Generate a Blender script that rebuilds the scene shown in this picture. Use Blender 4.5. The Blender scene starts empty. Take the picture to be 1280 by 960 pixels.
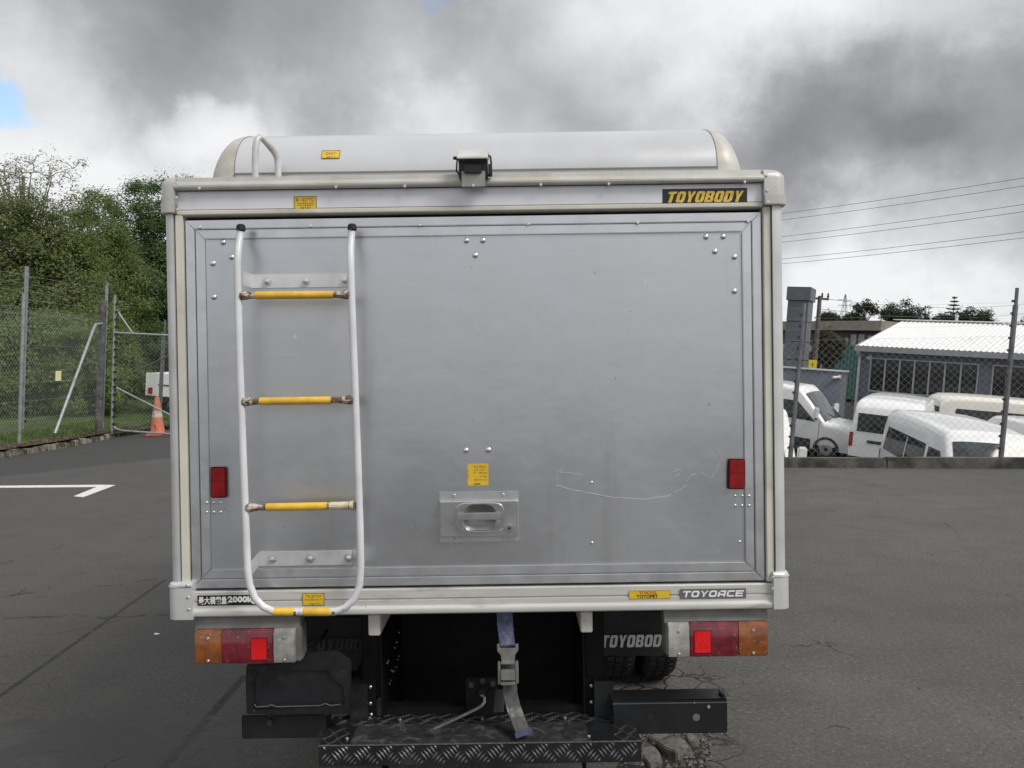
import bpy, bmesh, math, random
import numpy as np
from mathutils import Vector, Matrix
random.seed(7)
scene = bpy.context.scene
COL = scene.collection
R = math.radians

# cloud banks: (px, py, radius, softness, amount) as directions seen from the camera
BANKS = [
    (120, 5, .13, .12, -.42), (330, 10, .14, .12, -.46), (480, 45, .07, .08, -.34),
    (150, 165, .10, .12, .30), (262, 165, .012, .05, .35), (430, 140, .09, .10, .30), (40, 215, .08, .10, .15),
    (670, 110, .07, .09, -.22), (720, 20, .08, .1, -.14), (830, 15, .07, .09, .28), (960, 10, .06, .08, .24),
    (900, 190, .10, .10, -.26), (1030, 225, .10, .10, -.36), (1160, 225, .10, .10, -.36), (1290, 245, .10, .10, -.34),
    (1060, 345, .09, .08, .42), (1190, 350, .07, .07, .30), (1020, 305, .04, .05, .25),
]

# ------------------------------------------------------------------ camera
# The truck stands on a sloping lot: "lot" coordinates have Z square to the lot surface, origin on the
# lot right below the camera, Y straight ahead.  World Z is plumb.
EYE, FPX, ROLL, PITCH = 1.45, 1010.0, 0.0145, 0.0113
PLUMB = Vector((0.0825, -0.037, 1.0)).normalized()
QL = PLUMB.rotation_difference(Vector((0, 0, 1))).to_matrix()      # lot -> world
ML = QL.to_4x4()

def lot(x, y, z=0.0):
    return QL @ Vector((x, y, z))

_f = Vector((0, math.cos(PITCH), -math.sin(PITCH)))
_u0 = Vector((0, math.sin(PITCH), math.cos(PITCH)))
_r = (Vector((1, 0, 0)) - _u0 * ROLL).normalized()
_u = (_u0 + Vector((1, 0, 0)) * ROLL).normalized()
CAML = Vector((0, 0, EYE))
CAMW = QL @ CAML

def rayl(px, py):                         # direction in lot axes, unit depth
    return _f + _r * ((px - 640) / FPX) + _u * ((480 - py) / FPX)

def pw(px, py, depth):                    # world point at a depth
    return QL @ (CAML + rayl(px, py) * depth)

def gl(px, py, z=0.0):                    # point on the lot plane, lot axes
    d = rayl(px, py)
    t = (z - EYE) / d.z
    return CAML + d * t

cam = bpy.data.cameras.new('camera')
camo = bpy.data.objects.new('camera', cam)
COL.objects.link(camo)
cam.sensor_width = 36.0
cam.lens = 36.0 * FPX / 1280.0
cam.clip_start, cam.clip_end = 0.05, 3000
m3 = Matrix((_r, _u, -_f)).transposed()
camo.matrix_world = Matrix.Translation(CAMW) @ (QL @ m3).to_4x4()
scene.camera = camo

# ------------------------------------------------------------------ light and sky
scene.view_settings.view_transform = 'Standard'
scene.view_settings.look = 'None'
scene.view_settings.exposure = 0.66
scene.view_settings.gamma = 1.0
SUN_EL, SUN_AZ = R(50), R(130)             # azimuth from +Y towards +X
sd = bpy.data.lights.new('sun', 'SUN')
sd.energy, sd.angle, sd.color = 1.5, R(22), (1.0, 0.955, 0.89)
so = bpy.data.objects.new('sun', sd)
COL.objects.link(so)
svec = Vector((math.sin(SUN_AZ) * math.cos(SUN_EL), math.cos(SUN_AZ) * math.cos(SUN_EL), math.sin(SUN_EL)))
so.rotation_euler = svec.to_track_quat('Z', 'Y').to_euler()

world = bpy.data.worlds.new('World')
scene.world = world
world.use_nodes = True
nt = world.node_tree
nt.nodes.clear()
N = nt.nodes.new
LK = nt.links.new

def wmath(op, a, b=None, c=None, clamp=False):
    n = N('ShaderNodeMath'); n.operation = op; n.use_clamp = clamp
    for i, v in enumerate((a, b, c)):
        if v is None: continue
        if isinstance(v, (int, float)): n.inputs[i].default_value = v
        else: LK(v, n.inputs[i])
    return n.outputs[0]

sky = N('ShaderNodeTexSky')
sky.sky_type = 'NISHITA'; sky.sun_disc = False
sky.sun_elevation, sky.sun_rotation = SUN_EL, SUN_AZ
bg_sky = N('ShaderNodeBackground'); bg_sky.inputs['Strength'].default_value = 0.12
LK(sky.outputs[0], bg_sky.inputs['Color'])
tc = N('ShaderNodeTexCoord')
# cloud-layer coordinates: the view direction carried up to a flat deck
sep = N('ShaderNodeSeparateXYZ'); LK(tc.outputs['Generated'], sep.inputs[0])
zz = wmath('ADD', wmath('MAXIMUM', sep.outputs[2], 0.0), 0.22)
deck = N('ShaderNodeCombineXYZ')
LK(wmath('DIVIDE', sep.outputs[0], zz), deck.inputs[0]); LK(wmath('DIVIDE', sep.outputs[1], zz), deck.inputs[1])

def wnoise(vec, scale, detail, rough, dist=0.0, col=False):
    n = N('ShaderNodeTexNoise'); n.inputs['Scale'].default_value = scale
    n.inputs['Detail'].default_value = detail; n.inputs['Roughness'].default_value = rough
    n.inputs['Distortion'].default_value = dist
    LK(vec, n.inputs['Vector'])
    return n.outputs['Color' if col else 'Fac']

big = wnoise(deck.outputs[0], 1.15, 9, 0.55, 0.25)
mid = wnoise(tc.outputs['Generated'], 6.0, 8, 0.6, 0.3)
warpc = wnoise(tc.outputs['Generated'], 4.2, 6, 0.6, 0.0, True)
vs = N('ShaderNodeVectorMath'); vs.operation = 'SUBTRACT'; LK(warpc, vs.inputs[0]); vs.inputs[1].default_value = (.5, .5, .5)
vm = N('ShaderNodeVectorMath'); vm.operation = 'SCALE'; LK(vs.outputs[0], vm.inputs[0]); vm.inputs['Scale'].default_value = 0.30
va = N('ShaderNodeVectorMath'); va.operation = 'ADD'; LK(tc.outputs['Generated'], va.inputs[0]); LK(vm.outputs[0], va.inputs[1])
vn = N('ShaderNodeVectorMath'); vn.operation = 'NORMALIZE'; LK(va.outputs[0], vn.inputs[0])

def bank(px, py, rad, soft):              # a cloud bank: soft disc of sky about one direction
    d = (QL @ rayl(px, py)).normalized()
    n = N('ShaderNodeVectorMath'); n.operation = 'DOT_PRODUCT'
    LK(vn.outputs[0], n.inputs[0]); n.inputs[1].default_value = d
    mr = N('ShaderNodeMapRange'); mr.interpolation_type = 'SMOOTHSTEP'
    LK(n.outputs['Value'], mr.inputs[0])
    mr.inputs[1].default_value = math.cos(rad + soft); mr.inputs[2].default_value = math.cos(max(rad - soft, 0.0))
    return mr.outputs[0]

t = wmath('MULTIPLY_ADD', big, 0.62, 0.05)
t = wmath('MULTIPLY_ADD', mid, 0.42, t)
t = wmath('ADD', t, 0.06)
for (px, py, rad, soft, amp) in BANKS:
    t = wmath('MULTIPLY_ADD', bank(px, py, rad, soft), amp, t)
t = wmath('MULTIPLY_ADD', t, 0.88, 0.20)
ramp = N('ShaderNodeValToRGB')
cr = ramp.color_ramp
cr.elements[0].position = 0.0; cr.elements[0].color = (.185, .190, .202, 1)
cr.elements[1].position = 1.0; cr.elements[1].color = (.68, .69, .70, 1)
e = cr.elements.new(0.35); e.color = (.305, .31, .325, 1)
e = cr.elements.new(0.68); e.color = (.50, .507, .525, 1)
LK(t, ramp.inputs[0])
bg_cloud = N('ShaderNodeBackground'); bg_cloud.inputs['Strength'].default_value = 0.84
LK(ramp.outputs[0], bg_cloud.inputs['Color'])
gap = wmath('ADD', bank(-6, 158, .006, .028), wmath('MULTIPLY', bank(566, 14, .003, .012), .35), None, True)
gap = wmath('ADD', gap, wmath('MULTIPLY', bank(2200, -300, .05, .1), .7), None, True)
mixw = N('ShaderNodeMixShader')
LK(gap, mixw.inputs[0]); LK(bg_cloud.outputs[0], mixw.inputs[1]); LK(bg_sky.outputs[0], mixw.inputs[2])
wo = N('ShaderNodeOutputWorld'); LK(mixw.outputs[0], wo.inputs[0])

# ------------------------------------------------------------------ materials
MATS = {}
class NB:
    """small node helper for one material"""
    def __init__(s, name):
        s.m = bpy.data.materials.new(name); s.m.use_nodes = True
        s.t = s.m.node_tree; s.b = s.t.nodes['Principled BSDF']
        s.tc = s.t.nodes.new('ShaderNodeTexCoord')
    def n(s, k, **kw):
        x = s.t.nodes.new(k)
        for a, v in kw.items(): setattr(x, a, v)
        return x
    def l(s, a, b): s.t.links.new(a, b)
    def co(s, scale=(1, 1, 1), src='Object'):
        mp = s.n('ShaderNodeMapping'); mp.inputs['Scale'].default_value = scale
        s.l(s.tc.outputs[src], mp.inputs[0]); return mp.outputs[0]
    def noise(s, scale, detail=5, rough=.55, vec=None, dist=0):
        x = s.n('ShaderNodeTexNoise'); x.inputs['Scale'].default_value = scale
        x.inputs['Detail'].default_value = detail; x.inputs['Roughness'].default_value = rough
        x.inputs['Distortion'].default_value = dist
        s.l(vec if vec is not None else s.tc.outputs['Object'], x.inputs['Vector']); return x.outputs['Fac']
    def rampf(s, fac, p0, p1, v0=0.0, v1=1.0):
        x = s.n('ShaderNodeMapRange', interpolation_type='SMOOTHSTEP'); s.l(fac, x.inputs[0])
        x.inputs[1].default_value, x.inputs[2].default_value = p0, p1
        x.inputs[3].default_value, x.inputs[4].default_value = v0, v1
        return x.outputs[0]
    def mix(s, fac, a, b):
        x = s.n('ShaderNodeMix', data_type='RGBA')
        for sock, v in ((x.inputs[0], fac), (x.inputs[6], a), (x.inputs[7], b)):
            if isinstance(v, (int, float)): sock.default_value = v
            elif isinstance(v, tuple): sock.default_value = (*v[:3], 1)
            else: s.l(v, sock)
        return x.outputs[2]
    def math(s, op, a, b=None, clamp=False):
        x = s.n('ShaderNodeMath', operation=op, use_clamp=clamp)
        for i, v in enumerate((a, b)):
            if v is None: continue
            if isinstance(v, (int, float)): x.inputs[i].default_value = v
            else: s.l(v, x.inputs[i])
        return x.outputs[0]
    def bump(s, h, strength=.2, dist=.01):
        x = s.n('ShaderNodeBump'); x.inputs['Strength'].default_value = strength
        x.inputs['Distance'].default_value = dist
        s.l(h, x.inputs['Height']); s.l(x.outputs[0], s.b.inputs['Normal'])
    def set(s, **kw):
        for k, v in kw.items():
            k = {'col': 'Base Color', 'rough': 'Roughness', 'metal': 'Metallic', 'spec': 'Specular IOR Level', 'coat': 'Coat Weight', 'trans': 'Transmission Weight', 'aniso': 'Anisotropic'}.get(k, k)
            sock = s.b.inputs[k]
            if isinstance(v, tuple): sock.default_value = (*v[:3], 1)
            elif isinstance(v, (int, float)): sock.default_value = v
            else: s.l(v, sock)
        return s.m

def M(name, col, rough=.5, metal=0.0, var=.12, vs=6.0, grime=None, gs=3.0, g0=.55, g1=.75, bump=0, bs=60, spec=.5, stretch=(1, 1, 1), coat=0):
    """painted / metal / plastic surface with colour variation, optional grime stains and fine relief"""
    if name in MATS: return MATS[name]
    b = NB(name)
    v = b.co(stretch)
    n1 = b.noise(vs, 6, .6, v)
    lo = tuple(c * (1 - var) for c in col); hi = tuple(min(1, c * (1 + var)) for c in col)
    c = b.mix(b.rampf(n1, .3, .7), lo, hi)
    if grime:
        n2 = b.noise(gs, 8, .68, v, .4)
        c = b.mix(b.rampf(n2, g0, g1), c, grime)
    rn = b.rampf(b.noise(vs * 2.3, 5, .6, v), .3, .7, rough * .82, min(1, rough * 1.18))
    b.set(col=c, rough=rn, metal=metal, spec=spec, coat=coat)
    if bump: b.bump(b.noise(bs, 4, .6), bump, .004)
    MATS[name] = b.m
    return b.m

# ------------------------------------------------------------------ geometry helpers
class MB:
    def __init__(s): s.v, s.f = [], []
    def add(s, vs, fs):
        k = len(s.v); s.v += [tuple(p) for p in vs]; s.f += [tuple(i + k for i in f) for f in fs]; return s
    def box(s, x0, x1, y0, y1, z0, z1):
        if x0 > x1: x0, x1 = x1, x0
        if y0 > y1: y0, y1 = y1, y0
        if z0 > z1: z0, z1 = z1, z0
        return s.add([(x0, y0, z0), (x1, y0, z0), (x1, y1, z0), (x0, y1, z0), (x0, y0, z1), (x1, y0, z1), (x1, y1, z1), (x0, y1, z1)],
                     [(3, 2, 1, 0), (4, 5, 6, 7), (0, 1, 5, 4), (1, 2, 6, 5), (2, 3, 7, 6), (3, 0, 4, 7)])
    def bar(s, p0, p1, w, h, up=(0, 0, 1)):
        p0, p1 = Vector(p0), Vector(p1); d = (p1 - p0).normalized()
        a = d.cross(Vector(up))
        if a.length < 1e-4: a = d.cross(Vector((1, 0, 0)))
        a.normalize(); b = a.cross(d)
        a, b = a * w / 2, b * h / 2
        return s.add([p0 - a - b, p0 + a - b, p0 + a + b, p0 - a + b, p1 - a - b, p1 + a - b, p1 + a + b, p1 - a + b],
                     [(0, 1, 2, 3), (7, 6, 5, 4), (4, 5, 1, 0), (5, 6, 2, 1), (6, 7, 3, 2), (7, 4, 0, 3)])
    def tube(s, path, r, n=8, cap=True):
        path = [Vector(p) for p in path]; k = len(s.v); m = len(path)
        rs = r if isinstance(r, (list, tuple)) else [r] * m
        prev = None
        for i, p in enumerate(path):
            d = (path[min(i + 1, m - 1)] - path[max(i - 1, 0)]).normalized()
            if prev is None:
                a = d.orthogonal().normalized()
            else:
                a = (prev - d * prev.dot(d)).normalized()
            prev = a; b = d.cross(a)
            for j in range(n):
                t = 2 * math.pi * j / n
                s.v.append(tuple(p + (a * math.cos(t) + b * math.sin(t)) * rs[i]))
        for i in range(m - 1):
            for j in range(n):
                q = (j + 1) % n
                s.f.append((k + i * n + j, k + i * n + q, k + (i + 1) * n + q, k + (i + 1) * n + j))
        if cap:
            s.f.append(tuple(k + j for j in range(n - 1, -1, -1)))
            s.f.append(tuple(k + (m - 1) * n + j for j in range(n)))
        return s
    def cyl(s, p0, p1, r0, r1=None, n=12):
        return s.tube([p0, p1], [r0, r0 if r1 is None else r1], n)
    def ext(s, poly, axis, a, b):
        """polygon extruded along an axis: 'y' -> poly is (x,z), 'x' -> (y,z), 'z' -> (x,y)"""
        n = len(poly)
        def pt(p, t): return {'y': (p[0], t, p[1]), 'x': (t, p[0], p[1]), 'z': (p[0], p[1], t)}[axis]
        vs = [pt(p, a) for p in poly] + [pt(p, b) for p in poly]
        fs = [tuple(range(n)), tuple(range(2 * n - 1, n - 1, -1))]
        fs += [(i, n + i, n + (i + 1) % n, (i + 1) % n) for i in range(n)]
        return s.add(vs, fs)
    def lathe(s, prof, n=16, mat=None):
        mat = mat or Matrix(); k = len(s.v)
        for (r, z) in prof:
            for j in range(n):
                t = 2 * math.pi * j / n
                s.v.append(tuple(mat @ Vector((r * math.cos(t), r * math.sin(t), z))))
        for i in range(len(prof) - 1):
            for j in range(n):
                q = (j + 1) % n
                s.f.append((k + i * n + j, k + i * n + q, k + (i + 1) * n + q, k + (i + 1) * n + j))
        s.f.append(tuple(k + j for j in range(n - 1, -1, -1)))
        s.f.append(tuple(k + (len(prof) - 1) * n + j for j in range(n)))
        return s
    def grid(s, fn, nu, nv):
        k = len(s.v)
        for i in range(nu + 1):
            for j in range(nv + 1): s.v.append(tuple(fn(i / nu, j / nv)))
        w = nv + 1
        for i in range(nu):
            for j in range(nv): s.f.append((k + i * w + j, k + (i + 1) * w + j, k + (i + 1) * w + j + 1, k + i * w + j + 1))
        return s
    def shell(s, fo, fi, nu, nv):
        """closed thin panel: outer grid fo, inner grid fi"""
        k = len(s.v); s.grid(fo, nu, nv); k2 = len(s.v); s.grid(fi, nu, nv); w = nv + 1
        ring = [(i, 0) for i in range(nu)] + [(nu, j) for j in range(nv)] + [(i, nv) for i in range(nu, 0, -1)] + [(0, j) for j in range(nv, 0, -1)]
        ids = [i * w + j for i, j in ring]
        for a, b in zip(ids, ids[1:] + ids[:1]): s.f.append((k + a, k2 + a, k2 + b, k + b))
        return s
    def mesh(s, name, bevel=0, seg=2, smooth=35, M4=None):
        me = bpy.data.meshes.new(name); me.from_pydata(s.v, [], s.f)
        bm = bmesh.new(); bm.from_mesh(me)
        bmesh.ops.recalc_face_normals(bm, faces=bm.faces)
        if bevel:
            ed = [e for e in bm.edges if len(e.link_faces) == 2 and e.calc_face_angle(0) > R(28)]
            bmesh.ops.bevel(bm, geom=ed, offset=bevel, segments=seg, affect='EDGES', clamp_overlap=True)
        if M4: bm.transform(M4)
        bm.to_mesh(me); bm.free()
        if smooth:
            me.polygons.foreach_set('use_smooth', [True] * len(me.polygons))
            me.set_sharp_from_angle(angle=R(smooth))
        return me
    def build(s, name, mat, parent=None, bevel=0, seg=2, smooth=35, M4=None):
        o = bpy.data.objects.new(name, s.mesh(name, bevel, seg, smooth, M4))
        if mat: o.data.materials.append(mat)
        COL.objects.link(o)
        if parent: o.parent = parent
        return o

def link_copy(me, name, parent, mat4=None):
    o = bpy.data.objects.new(name, me); COL.objects.link(o); o.parent = parent
    if mat4 is not None: o.matrix_local = mat4
    return o

def tag(o, label=None, cat=None, group=None, kind=None):
    if label: o['label'] = label
    if cat: o['category'] = cat
    if group: o['group'] = group
    if kind: o['kind'] = kind
    return o

def empty(name, label, cat, mw=None, group=None):
    o = bpy.data.objects.new(name, None); COL.objects.link(o)
    o.empty_display_size = .2
    if mw is not None: o.matrix_world = mw
    return tag(o, label, cat, group)

def text_mesh(body, size, bold=0.0, shear=0.0, depth=.0008, width=1.0, res=2):
    c = bpy.data.curves.new('lettering', 'FONT'); c.body = body; c.size = 1.0
    c.offset = bold; c.shear = shear; c.extrude = depth; c.resolution_u = res
    c.align_x = 'CENTER'; c.align_y = 'CENTER'
    o = bpy.data.objects.new('lettering', c); COL.objects.link(o)
    dg = bpy.context.evaluated_depsgraph_get()
    me = bpy.data.meshes.new_from_object(o.evaluated_get(dg))
    bpy.data.objects.remove(o); bpy.data.curves.remove(c)
    me.transform(Matrix.Rotation(R(90), 4, 'X'))
    # centre and scale to the asked width
    xs = [v.co.x for v in me.vertices]; zs = [v.co.z for v in me.vertices]
    cx, cz = (min(xs) + max(xs)) / 2, (min(zs) + max(zs)) / 2
    k = width / (max(xs) - min(xs)); kz = size / (max(zs) - min(zs))
    me.transform(Matrix.Diagonal((k, 1, kz, 1)) @ Matrix.Translation((-cx, 0, -cz)))
    return me

# block letters, drawn as abutting polygons in a unit box
def letters(word, w, h, wt=.34, ht=.2, gap=.14, shear=.25, y=0.0, depth=.0008, yo=None):
    def ring(x0, z0, x1, z1, ch=.16):
        o = [(x0 + ch, z0), (x1 - ch, z0), (x1, z0 + ch), (x1, z1 - ch), (x1 - ch, z1), (x0 + ch, z1), (x0, z1 - ch), (x0, z0 + ch)]
        a, b, c2 = x0 + wt, x1 - wt, ch * .5
        i = [(a + c2, z0 + ht), (b - c2, z0 + ht), (b, z0 + ht + c2), (b, z1 - ht - c2), (b - c2, z1 - ht), (a + c2, z1 - ht), (a, z1 - ht - c2), (a, z0 + ht + c2)]
        return [[o[k], o[(k + 1) % 8], i[(k + 1) % 8], i[k]] for k in range(8)]
    c = (1 - wt) / 2
    A = {
        'T': [[(0, 1 - ht), (1, 1 - ht), (1, 1), (0, 1)], [(c, 0), (c + wt, 0), (c + wt, 1 - ht), (c, 1 - ht)]],
        'O': ring(0, 0, 1, 1),
        'D': [[(0, 0), (wt, 0), (wt, 1), (0, 1)], [(wt, 1 - ht), (1 - wt, 1 - ht), (.84, 1), (wt, 1)], [(wt, 0), (.84, 0), (1 - wt, ht), (wt, ht)],
              [(1 - wt, ht), (.84, 0), (1, .16), (1, .84), (.84, 1), (1 - wt, 1 - ht)]],
        'Y': [[(c, 0), (c + wt, 0), (c + wt, .42), (c, .42)], [(c, .42), (c + wt / 2, .42), (c + wt / 2, .56), (wt * .95, 1), (0, 1)],
              [(c + wt / 2, .42), (c + wt, .42), (1, 1), (1 - wt * .95, 1), (c + wt / 2, .56)]],
        'B': [[(0, 0), (wt, 0), (wt, 1), (0, 1)], [(wt, 1 - ht), (1 - wt, 1 - ht), (.86, 1), (wt, 1)], [(wt, .42), (1 - wt, .42), (1 - wt, .58), (wt, .58)],
              [(wt, 0), (.88, 0), (1 - wt, ht), (wt, ht)], [(1 - wt, .58), (1 - wt, .5), (.88, .5), (.98, .62), (.98, .86), (.86, 1), (1 - wt, 1 - ht)],
              [(1 - wt, ht), (.88, 0), (1, .14), (1, .4), (.88, .5), (1 - wt, .5)]],
        'A': [[(0, 0), (wt, 0), (wt, .25), (wt, 1), (.3, 1), (0, .6)], [(wt, 1 - ht), (1 - wt, 1 - ht), (1 - wt, 1), (wt, 1)], [(1 - wt, 0), (1, 0), (1, 1), (1 - wt, 1)],
              [(wt, .25), (1 - wt, .25), (1 - wt, .25 + ht), (wt, .25 + ht)]],
        'C': [[(.2, 0), (1, 0), (1, ht), (wt + .06, ht)], [(0, .2), (.2, 0), (wt + .06, ht), (wt, ht + .08), (wt, 1 - ht - .08), (wt + .06, 1 - ht), (.2, 1), (0, .8)],
              [(wt + .06, 1 - ht), (1, 1 - ht), (1, 1), (.2, 1)]],
        'E': [[(0, 0), (wt, 0), (wt, 1), (0, 1)], [(wt, 1 - ht), (1, 1 - ht), (1, 1), (wt, 1)], [(wt, .4), (.92, .4), (.92, .4 + ht), (wt, .4 + ht)], [(wt, 0), (1, 0), (1, ht), (wt, ht)]],
    }
    n = len(word); mb = MB(); step = (1 + gap)
    tot = n * step - gap + shear
    for k, chx in enumerate(word):
        for poly in A[chx]:
            pts = [((k * step + px + shear * pz) / tot * w - w / 2, pz * h - h / 2) for px, pz in poly]
            mb.ext(pts, 'y', y - depth, y + depth)
    return mb
# ------------------------------------------------------------------ truck
DR, TX0 = 2.24, -0.098                    # distance of the rear face, truck centre line (lot axes)
MT = ML @ Matrix.Translation((TX0, DR, 0))

def T(px, py, y=0.0):                     # truck (x, z) of a point seen on the plane y
    d = rayl(px, py); t = (DR + y) / d.y
    return (d.x * t - TX0, EYE + d.z * t)
def TX(px, py=480, y=0.0): return T(px, py, y)[0]
def TZ(px, py, y=0.0): return T(px, py, y)[1]
def T3(px, py, y): x, z = T(px, py, y); return (x, y, z)

ALU = NB('brushed_aluminium')
_v = ALU.co((1.2, 1, 34)); _w = ALU.co((22, 1, .5))
_n1 = ALU.noise(3.0, 6, .6, _v); _n2 = ALU.noise(1.4, 5, .55); _n3 = ALU.noise(2.2, 7, .65, ALU.co((1, 1, .45)))
_c = ALU.mix(ALU.rampf(_n1, .3, .7), (.575, .59, .615), (.592, .607, .632))
_c = ALU.mix(ALU.rampf(_n3, .56, .80, 0, .30), _c, (.72, .72, .72))
_sp = ALU.n('ShaderNodeTexVoronoi'); _sp.inputs['Scale'].default_value = 7.0; _sp.inputs['Randomness'].default_value = 1
ALU.l(ALU.co((1, 1, .7)), _sp.inputs['Vector'])
_spk = ALU.math('MULTIPLY', ALU.rampf(_sp.outputs['Distance'], .018, .05, 1, 0), ALU.rampf(ALU.noise(1.1, 3), .5, .6))
_run = ALU.noise(1.0, 7, .68, ALU.co((9, 1, .55)))
_c = ALU.mix(ALU.rampf(_run, .55, .74, 0, .34), _c, (.40, .395, .38))
_sm = ALU.noise(2.6, 8, .7, None, .6)
_c = ALU.mix(ALU.rampf(_sm, .60, .74, 0, .22), _c, (.74, .74, .735))
_pits = ALU.noise(38, 2, .5)
_c = ALU.mix(ALU.rampf(_pits, .735, .77, 0, .6), _c, (.30, .30, .30))
_c = ALU.mix(_spk, _c, (.86, .86, .86))
ALU.set(col=_c, metal=.92, rough=ALU.rampf(ALU.math('ADD', _n2, ALU.math('MULTIPLY', _sm, .45)), .45, .95, .25, .42))
ALU.bump(ALU.math('ADD', ALU.math('MULTIPLY', _n2, 1.0), ALU.math('MULTIPLY', _n1, .0015)), .16, .04)
ALU = ALU.m
FRAME = M('aluminium_trim', (.64, .655, .68), .33, .82, .07, 9, (.50, .49, .46), 5, .55, .85, stretch=(1, 1, 1))
POST = M('anodised_post', (.60, .61, .61), .40, .35, .08, 5, (.44, .43, .39), 4, .5, .8, .05, 90)
CREAM = M('cream_strip', (.60, .585, .505), .5, 0, .08, 8, (.36, .34, .28), 5, .52, .8)
HEAD = M('header_panel', (.70, .705, .745), .38, .25, .06, 5, (.50, .47, .40), 3, .55, .8)
RAIL = M('rail_metal', (.50, .497, .468), .42, .2, .10, 7, (.40, .37, .30), 4, .46, .72)
DOME = M('dome_skin', (.60, .61, .63), .32, .35, .05, 3, (.55, .50, .42), 2.2, .60, .82)
FRP = M('fibreglass_cap', (.50, .492, .465), .42, .2, .10, 8, (.34, .31, .26), 4, .5, .75)
SILL = M('sill_metal', (.58, .575, .55), .42, .2, .09, 6, (.30, .29, .26), 6, .50, .74, .06, 120, stretch=(.35, 1, 3))
WHITEP = M('white_tube_paint', (.66, .665, .69), .34, 0, .08, 10, (.20, .13, .09), 26, .66, .70, .1, 90)
YEL = M('yellow_grip_tape', (.74, .46, .05), .55, 0, .14, 25, (.45, .30, .08), 18, .55, .75, .15, 150)
RUST = M('rusty_steel', (.17, .10, .065), .7, .3, .45, 40, (.55, .53, .48), 60, .48, .56, .3, 200)
BLACK = M('chassis_black', (.006, .0063, .007), .6, 0, .35, 8, (.014, .0135, .013), 5, .52, .75, .1, 200, .2)
BLACK2 = M('satin_black', (.011, .012, .014), .40, 0, .25, 10, (.05, .05, .048), 8, .55, .8, .05, 200)
RUBBER = M('black_rubber', (.013, .013, .013), .75, 0, .3, 14, (.05, .047, .042), 6, .5, .75, .2, 120)
FLAP = M('mudflap_rubber', (.030, .031, .032), .55, 0, .25, 9, (.06, .058, .052), 6, .5, .75, .1, 100)
LITEPLATE = M('lamp_bracket_grey', (.20, .20, .185), .5, .1, .2, 12, (.26, .25, .23), 14, .55, .7)
ZINC = M('zinc_bolt', (.66, .66, .66), .34, .9, .15, 60)
RIV = M('rivet_aluminium', (.70, .71, .73), .28, .95, .05, 60)
HNDL = M('handle_chrome', (.60, .61, .62), .24, .95, .06, 20)
DARKGAP = M('seal_black', (.010, .010, .010), .8, 0, .2)
REDREF = M('red_reflector', (.24, .003, .006), .16, 0, .25, 30, coat=.6)
STEELW = M('worn_step_steel', (.030, .031, .033), .55, .2, .35, 30, (.10, .10, .10), 20, .5, .65, .3, 160)
CREAMSQ = M('cream_paint', (.62, .60, .55), .45, 0, .08, 8, (.35, .3, .22), 14, .55, .7)

def lens(name, col, dark, rough=.2):
    b = NB(name)
    wv = b.n('ShaderNodeTexBrick'); wv.offset = 0; wv.inputs['Scale'].default_value = 1
    wv.inputs['Brick Width'].default_value = .0052; wv.inputs['Row Height'].default_value = .0052; wv.inputs['Mortar Size'].default_value = .0009
    mp = b.n('ShaderNodeMapping'); mp.inputs['Rotation'].default_value = (R(90), 0, 0); b.l(b.tc.outputs['Object'], mp.inputs[0]); b.l(mp.outputs[0], wv.inputs['Vector'])
    n1 = b.noise(22, 6, .6); n2 = b.noise(60, 6, .7)
    c = b.mix(b.rampf(n1, .35, .65), dark, col)
    c = b.mix(b.math('MULTIPLY', wv.outputs['Fac'], .55), c, dark)
    c = b.mix(b.rampf(n2, .58, .72, 0, .6), c, tuple(min(1, .30 + .6 * k) for k in col))
    b.set(col=c, rough=rough, coat=.5, spec=.5)
    b.bump(wv.outputs['Fac'], .35, .0015)
    return b.m
L_AMB = lens('amber_lens', (.34, .105, .018), (.15, .045, .014))
L_RED = lens('dark_red_lens', (.26, .020, .035), (.10, .008, .016))
L_CLR = lens('clear_lens', (.48, .48, .44), (.24, .24, .225))
L_REF = M('bright_red_reflex', (.72, .010, .014), .25, 0, .12, 80, coat=.4)

truck = empty('box_truck', 'silver aluminium box truck seen from behind, ladder on its rear door', 'truck', MT)
def P(mb, name, mat, bevel=0, parent=None, **k):
    return mb.build(name, mat, parent or truck, bevel, **k)

# --- levels and stations
xlo, xro = TX(211.5), TX(979.0)
zRT, zRL = TZ(240, 223.5), TZ(240, 240.5)
zHB, zSB, zDT = TZ(240, 263.5), TZ(240, 271), TZ(240, 276)
zDB = TZ(245, 735); zST, zSL = TZ(245, 738), TZ(245, 769)
xdl, xdr = TX(236.5), TX(952.3)
BL = 3.05                                  # body length

# --- cargo box shell
mb = MB()
mb.box(xlo + .004, xlo + .03, .05, BL, zSL + .02, zRT - .03); mb.box(xro - .03, xro - .004, .05, BL, zSL + .02, zRT - .03)
mb.box(xlo + .03, xro - .03, .10, BL - .03, zRT - .06, zRT - .032); mb.box(xlo + .03, xro - .03, BL - .03, BL, zSL + .02, zRT - .03)
P(mb, 'cargo_box', ALU, .004)
mb = MB().box(xlo + .03, xro - .03, .03, BL - .03, zSL + .012, zSL + .05); P(mb, 'box_floor', BLACK)
mb = MB().box(xlo + .03, xro - .03, .02, .06, zSL + .05, zRT - .06); P(mb, 'door_seal', DARKGAP)

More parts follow.
